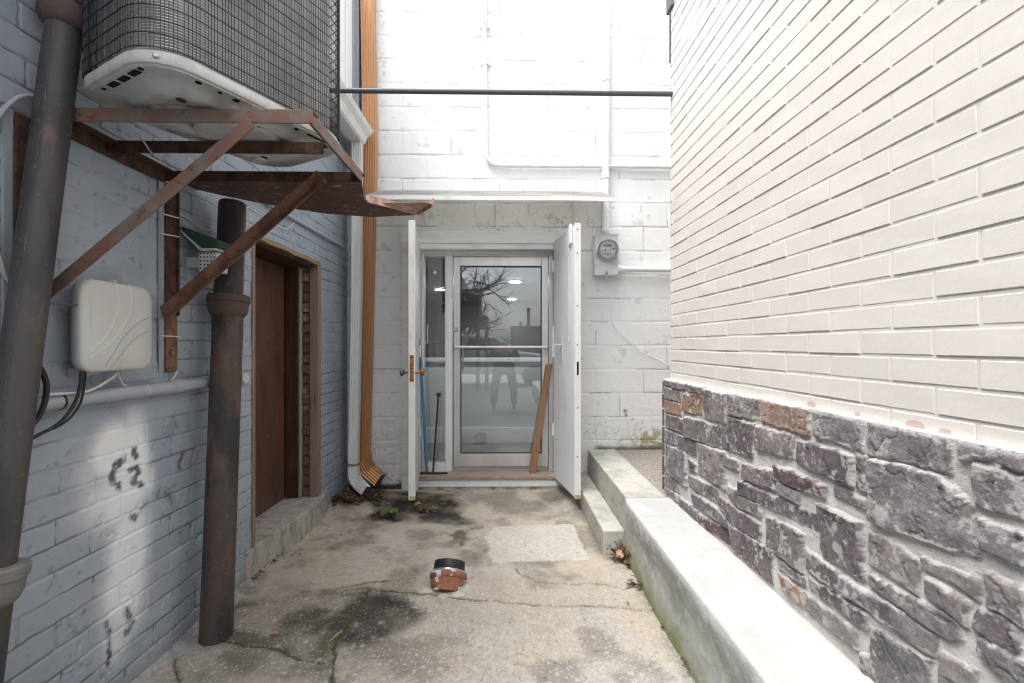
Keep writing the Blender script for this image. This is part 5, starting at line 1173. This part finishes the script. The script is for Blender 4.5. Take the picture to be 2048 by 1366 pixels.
m_pw = mk('dark porch boards', (.12,.11,.10), .8, layers=[((.07,.065,.06), (1,1,40), .5, .6, .8)])
MB().box(-1.25,-.62,-5.0,-3.6,1.95,2.62).build('upper_deck', m_pw, po_); MB().box(-1.25,-.42,-5.2,-3.7,1.70,1.948).build('deck', m_pw, po_)
for x in (-.70,-.46): MB().box(x-.05,x+.05,-4.3,-4.2,-.03,1.70).build('post', m_pw, po_)
fb_ = thing('dark_building', 'low dark building with two chimneys far behind, seen only reflected in the glass door', 'building', (3, -34, 0))
MB().box(.6, 14, -40, -33, -.03, 2.9).build('wall', m_slate, fb_)
MB().box(2.1, 2.4, -34, -33.7, 2.9, 4.6).build('chimney', m_slate, fb_); MB().box(1.4, 1.6, -34, -33.7, 2.9, 3.3).build('chimney', m_slate, fb_)
tr = thing('bare_tree', 'leafless tree far behind the alley, seen only reflected in the glass door', 'tree', (-2.3, -17, 0))
m_bark = mk('bark', (.07,.06,.055), .9, bump=[(20,.6,.02)])
rt = random.Random(5); bt = MB(); bc = MB()
def limb(p, d, L_, r_, lev):
    q = p; pts = [p]
    for k in range(3): d = (d+Vector((rt.gauss(0,.14),rt.gauss(0,.14),rt.gauss(.02,.10)))).normalized(); q = q+d*L_/3; pts.append(q)
    (bt if lev == 0 else bc).tube(pts, r_, 6 if lev < 2 else 4)
    if lev < 5:
        for k in range(4 if lev < 3 else 3):
            dd = (d+Vector((rt.gauss(0,.55),rt.gauss(0,.55),rt.gauss(.05,.4)))).normalized(); limb(pts[1+k % 3], dd, L_*rt.uniform(.62,.82), r_*.60, lev+1)
limb(Vector((-2.3,-17,-.1)), Vector((.14,0,1)), 3.0, .15, 0)
bt.build('trunk', m_bark, tr, True); bc.build('crown', m_bark, tr)
# photographer, stooping right behind the camera
pe = thing('person', 'photographer in dark clothes stooping at the camera, seen only reflected in the glass door', 'person', (0, -.6, 0))
def skin(name, joints, edges, mat, parent, sub=2):
    me = bpy.data.meshes.new(name); me.from_pydata([j[:3] for j in joints], edges, []); o = finish(me, name, mat, parent)
    m = o.modifiers.new('skin', 'SKIN'); me.skin_vertices or None
    for i, j in enumerate(joints): me.skin_vertices[0].data[i].radius = (j[3], j[4] if len(j) > 4 else j[3])
    me.skin_vertices[0].data[0].use_root = True
    s_ = o.modifiers.new('sub', 'SUBSURF'); s_.levels = sub; s_.render_levels = sub
    return o
m_skin = mk('skin', (.42,.22,.15), .6); m_jeans = mk('dark trousers', (.035,.04,.055), .9); m_jkt = mk('dark jacket', (.03,.03,.033), .9)
J = [(0,-.66,.80,.135,.11),(0,-.62,.92,.14,.10),(0,-.52,1.05,.16,.11),(0,-.42,1.12,.12,.09),(0,-.34,1.15,.05),(0,-.28,1.20,.075,.085),(0,-.27,1.27,.07,.08),
     (-.18,-.42,1.12,.06),(-.24,-.33,.93,.048),(-.11,-.16,1.08,.036),(-.08,-.11,1.10,.03),
     (.18,-.42,1.12,.06),(.24,-.33,.93,.048),(.11,-.16,1.08,.036),(.08,-.11,1.10,.03),
     (-.11,-.66,.76,.095),(-.17,-.52,.43,.065),(-.19,-.62,.09,.045),(-.19,-.50,.035,.035),
     (.11,-.66,.76,.095),(.17,-.52,.43,.065),(.19,-.62,.09,.045),(.19,-.50,.035,.035)]
E = [(0,1),(1,2),(2,3),(3,4),(4,5),(5,6),(3,7),(7,8),(8,9),(9,10),(3,11),(11,12),(12,13),(13,14),(0,15),(15,16),(16,17),(17,18),(0,19),(19,20),(20,21),(21,22)]
skin('body', J, E, m_skin, pe)
skin('jacket', [(a,b_,c_-(.0),r_[0]+.018,(r_[1] if len(r_) > 1 else r_[0])+.018) for a,b_,c_,*r_ in (J[1],J[2],J[3],J[7],J[8],J[9],J[11],J[12],J[13])], [(0,1),(1,2),(2,3),(3,4),(4,5),(2,6),(6,7),(7,8)], m_jkt, pe)
skin('trousers', [(a,b_,c_,r_[0]+.016,(r_[1] if len(r_) > 1 else r_[0])+.016) for a,b_,c_,*r_ in (J[0],J[15],J[16],J[17],J[19],J[20],J[21])], [(0,1),(1,2),(2,3),(0,4),(4,5),(5,6)], m_jeans, pe)

# ================================================================== LIGHT
w = bpy.data.worlds.new('World'); S.world = w; w.use_nodes = True; nt = w.node_tree; N, L = nt.nodes, nt.links
sky = N.new('ShaderNodeTexSky'); sky.sky_type = 'NISHITA'; sky.sun_disc = False
EL, AZs = math.radians(66), math.radians(238)
sky.sun_elevation = EL; sky.sun_rotation = AZs; sky.dust_density = 4; sky.air_density = 1.0; sky.ozone_density = 1.0
hs = N.new('ShaderNodeHueSaturation'); hs.inputs['Saturation'].default_value = .24
L.new(sky.outputs[0], hs.inputs['Color']); bg = N['Background']; L.new(hs.outputs[0], bg.inputs[0]); bg.inputs[1].default_value = .15
sun = bpy.data.lights.new('sun', 'SUN'); sun.energy = .5; sun.angle = math.radians(60); sun.color = (1,.98,.95)
so = bpy.data.objects.new('sun', sun); COL.objects.link(so); so.location = (0,-5,10)
# sun direction: rotation measured clockwise from +Y
dv = Vector((math.sin(AZs)*math.cos(EL), math.cos(AZs)*math.cos(EL), math.sin(EL)))
so.rotation_euler = dv.to_track_quat('Z', 'Y').to_euler()
S.view_settings.view_transform = 'Standard'; S.view_settings.look = 'None'; S.view_settings.exposure = 1.84; S.view_settings.gamma = 1
S.render.engine = 'CYCLES'; S.cycles.max_bounces = 8; S.cycles.caustics_reflective = False; S.cycles.caustics_refractive = False; S.cycles.transparent_max_bounces = 12
S.cycles.use_denoising = True; S.cycles.denoiser = 'OPENIMAGEDENOISE'; S.cycles.denoising_input_passes = 'RGB_ALBEDO_NORMAL'; S.cycles.denoising_prefilter = 'ACCURATE'; S.cycles.pixel_filter_type = 'BLACKMAN_HARRIS'; S.cycles.filter_width = 1.15; S.cycles.sample_clamp_indirect = 6
S.cycles.use_adaptive_sampling = False
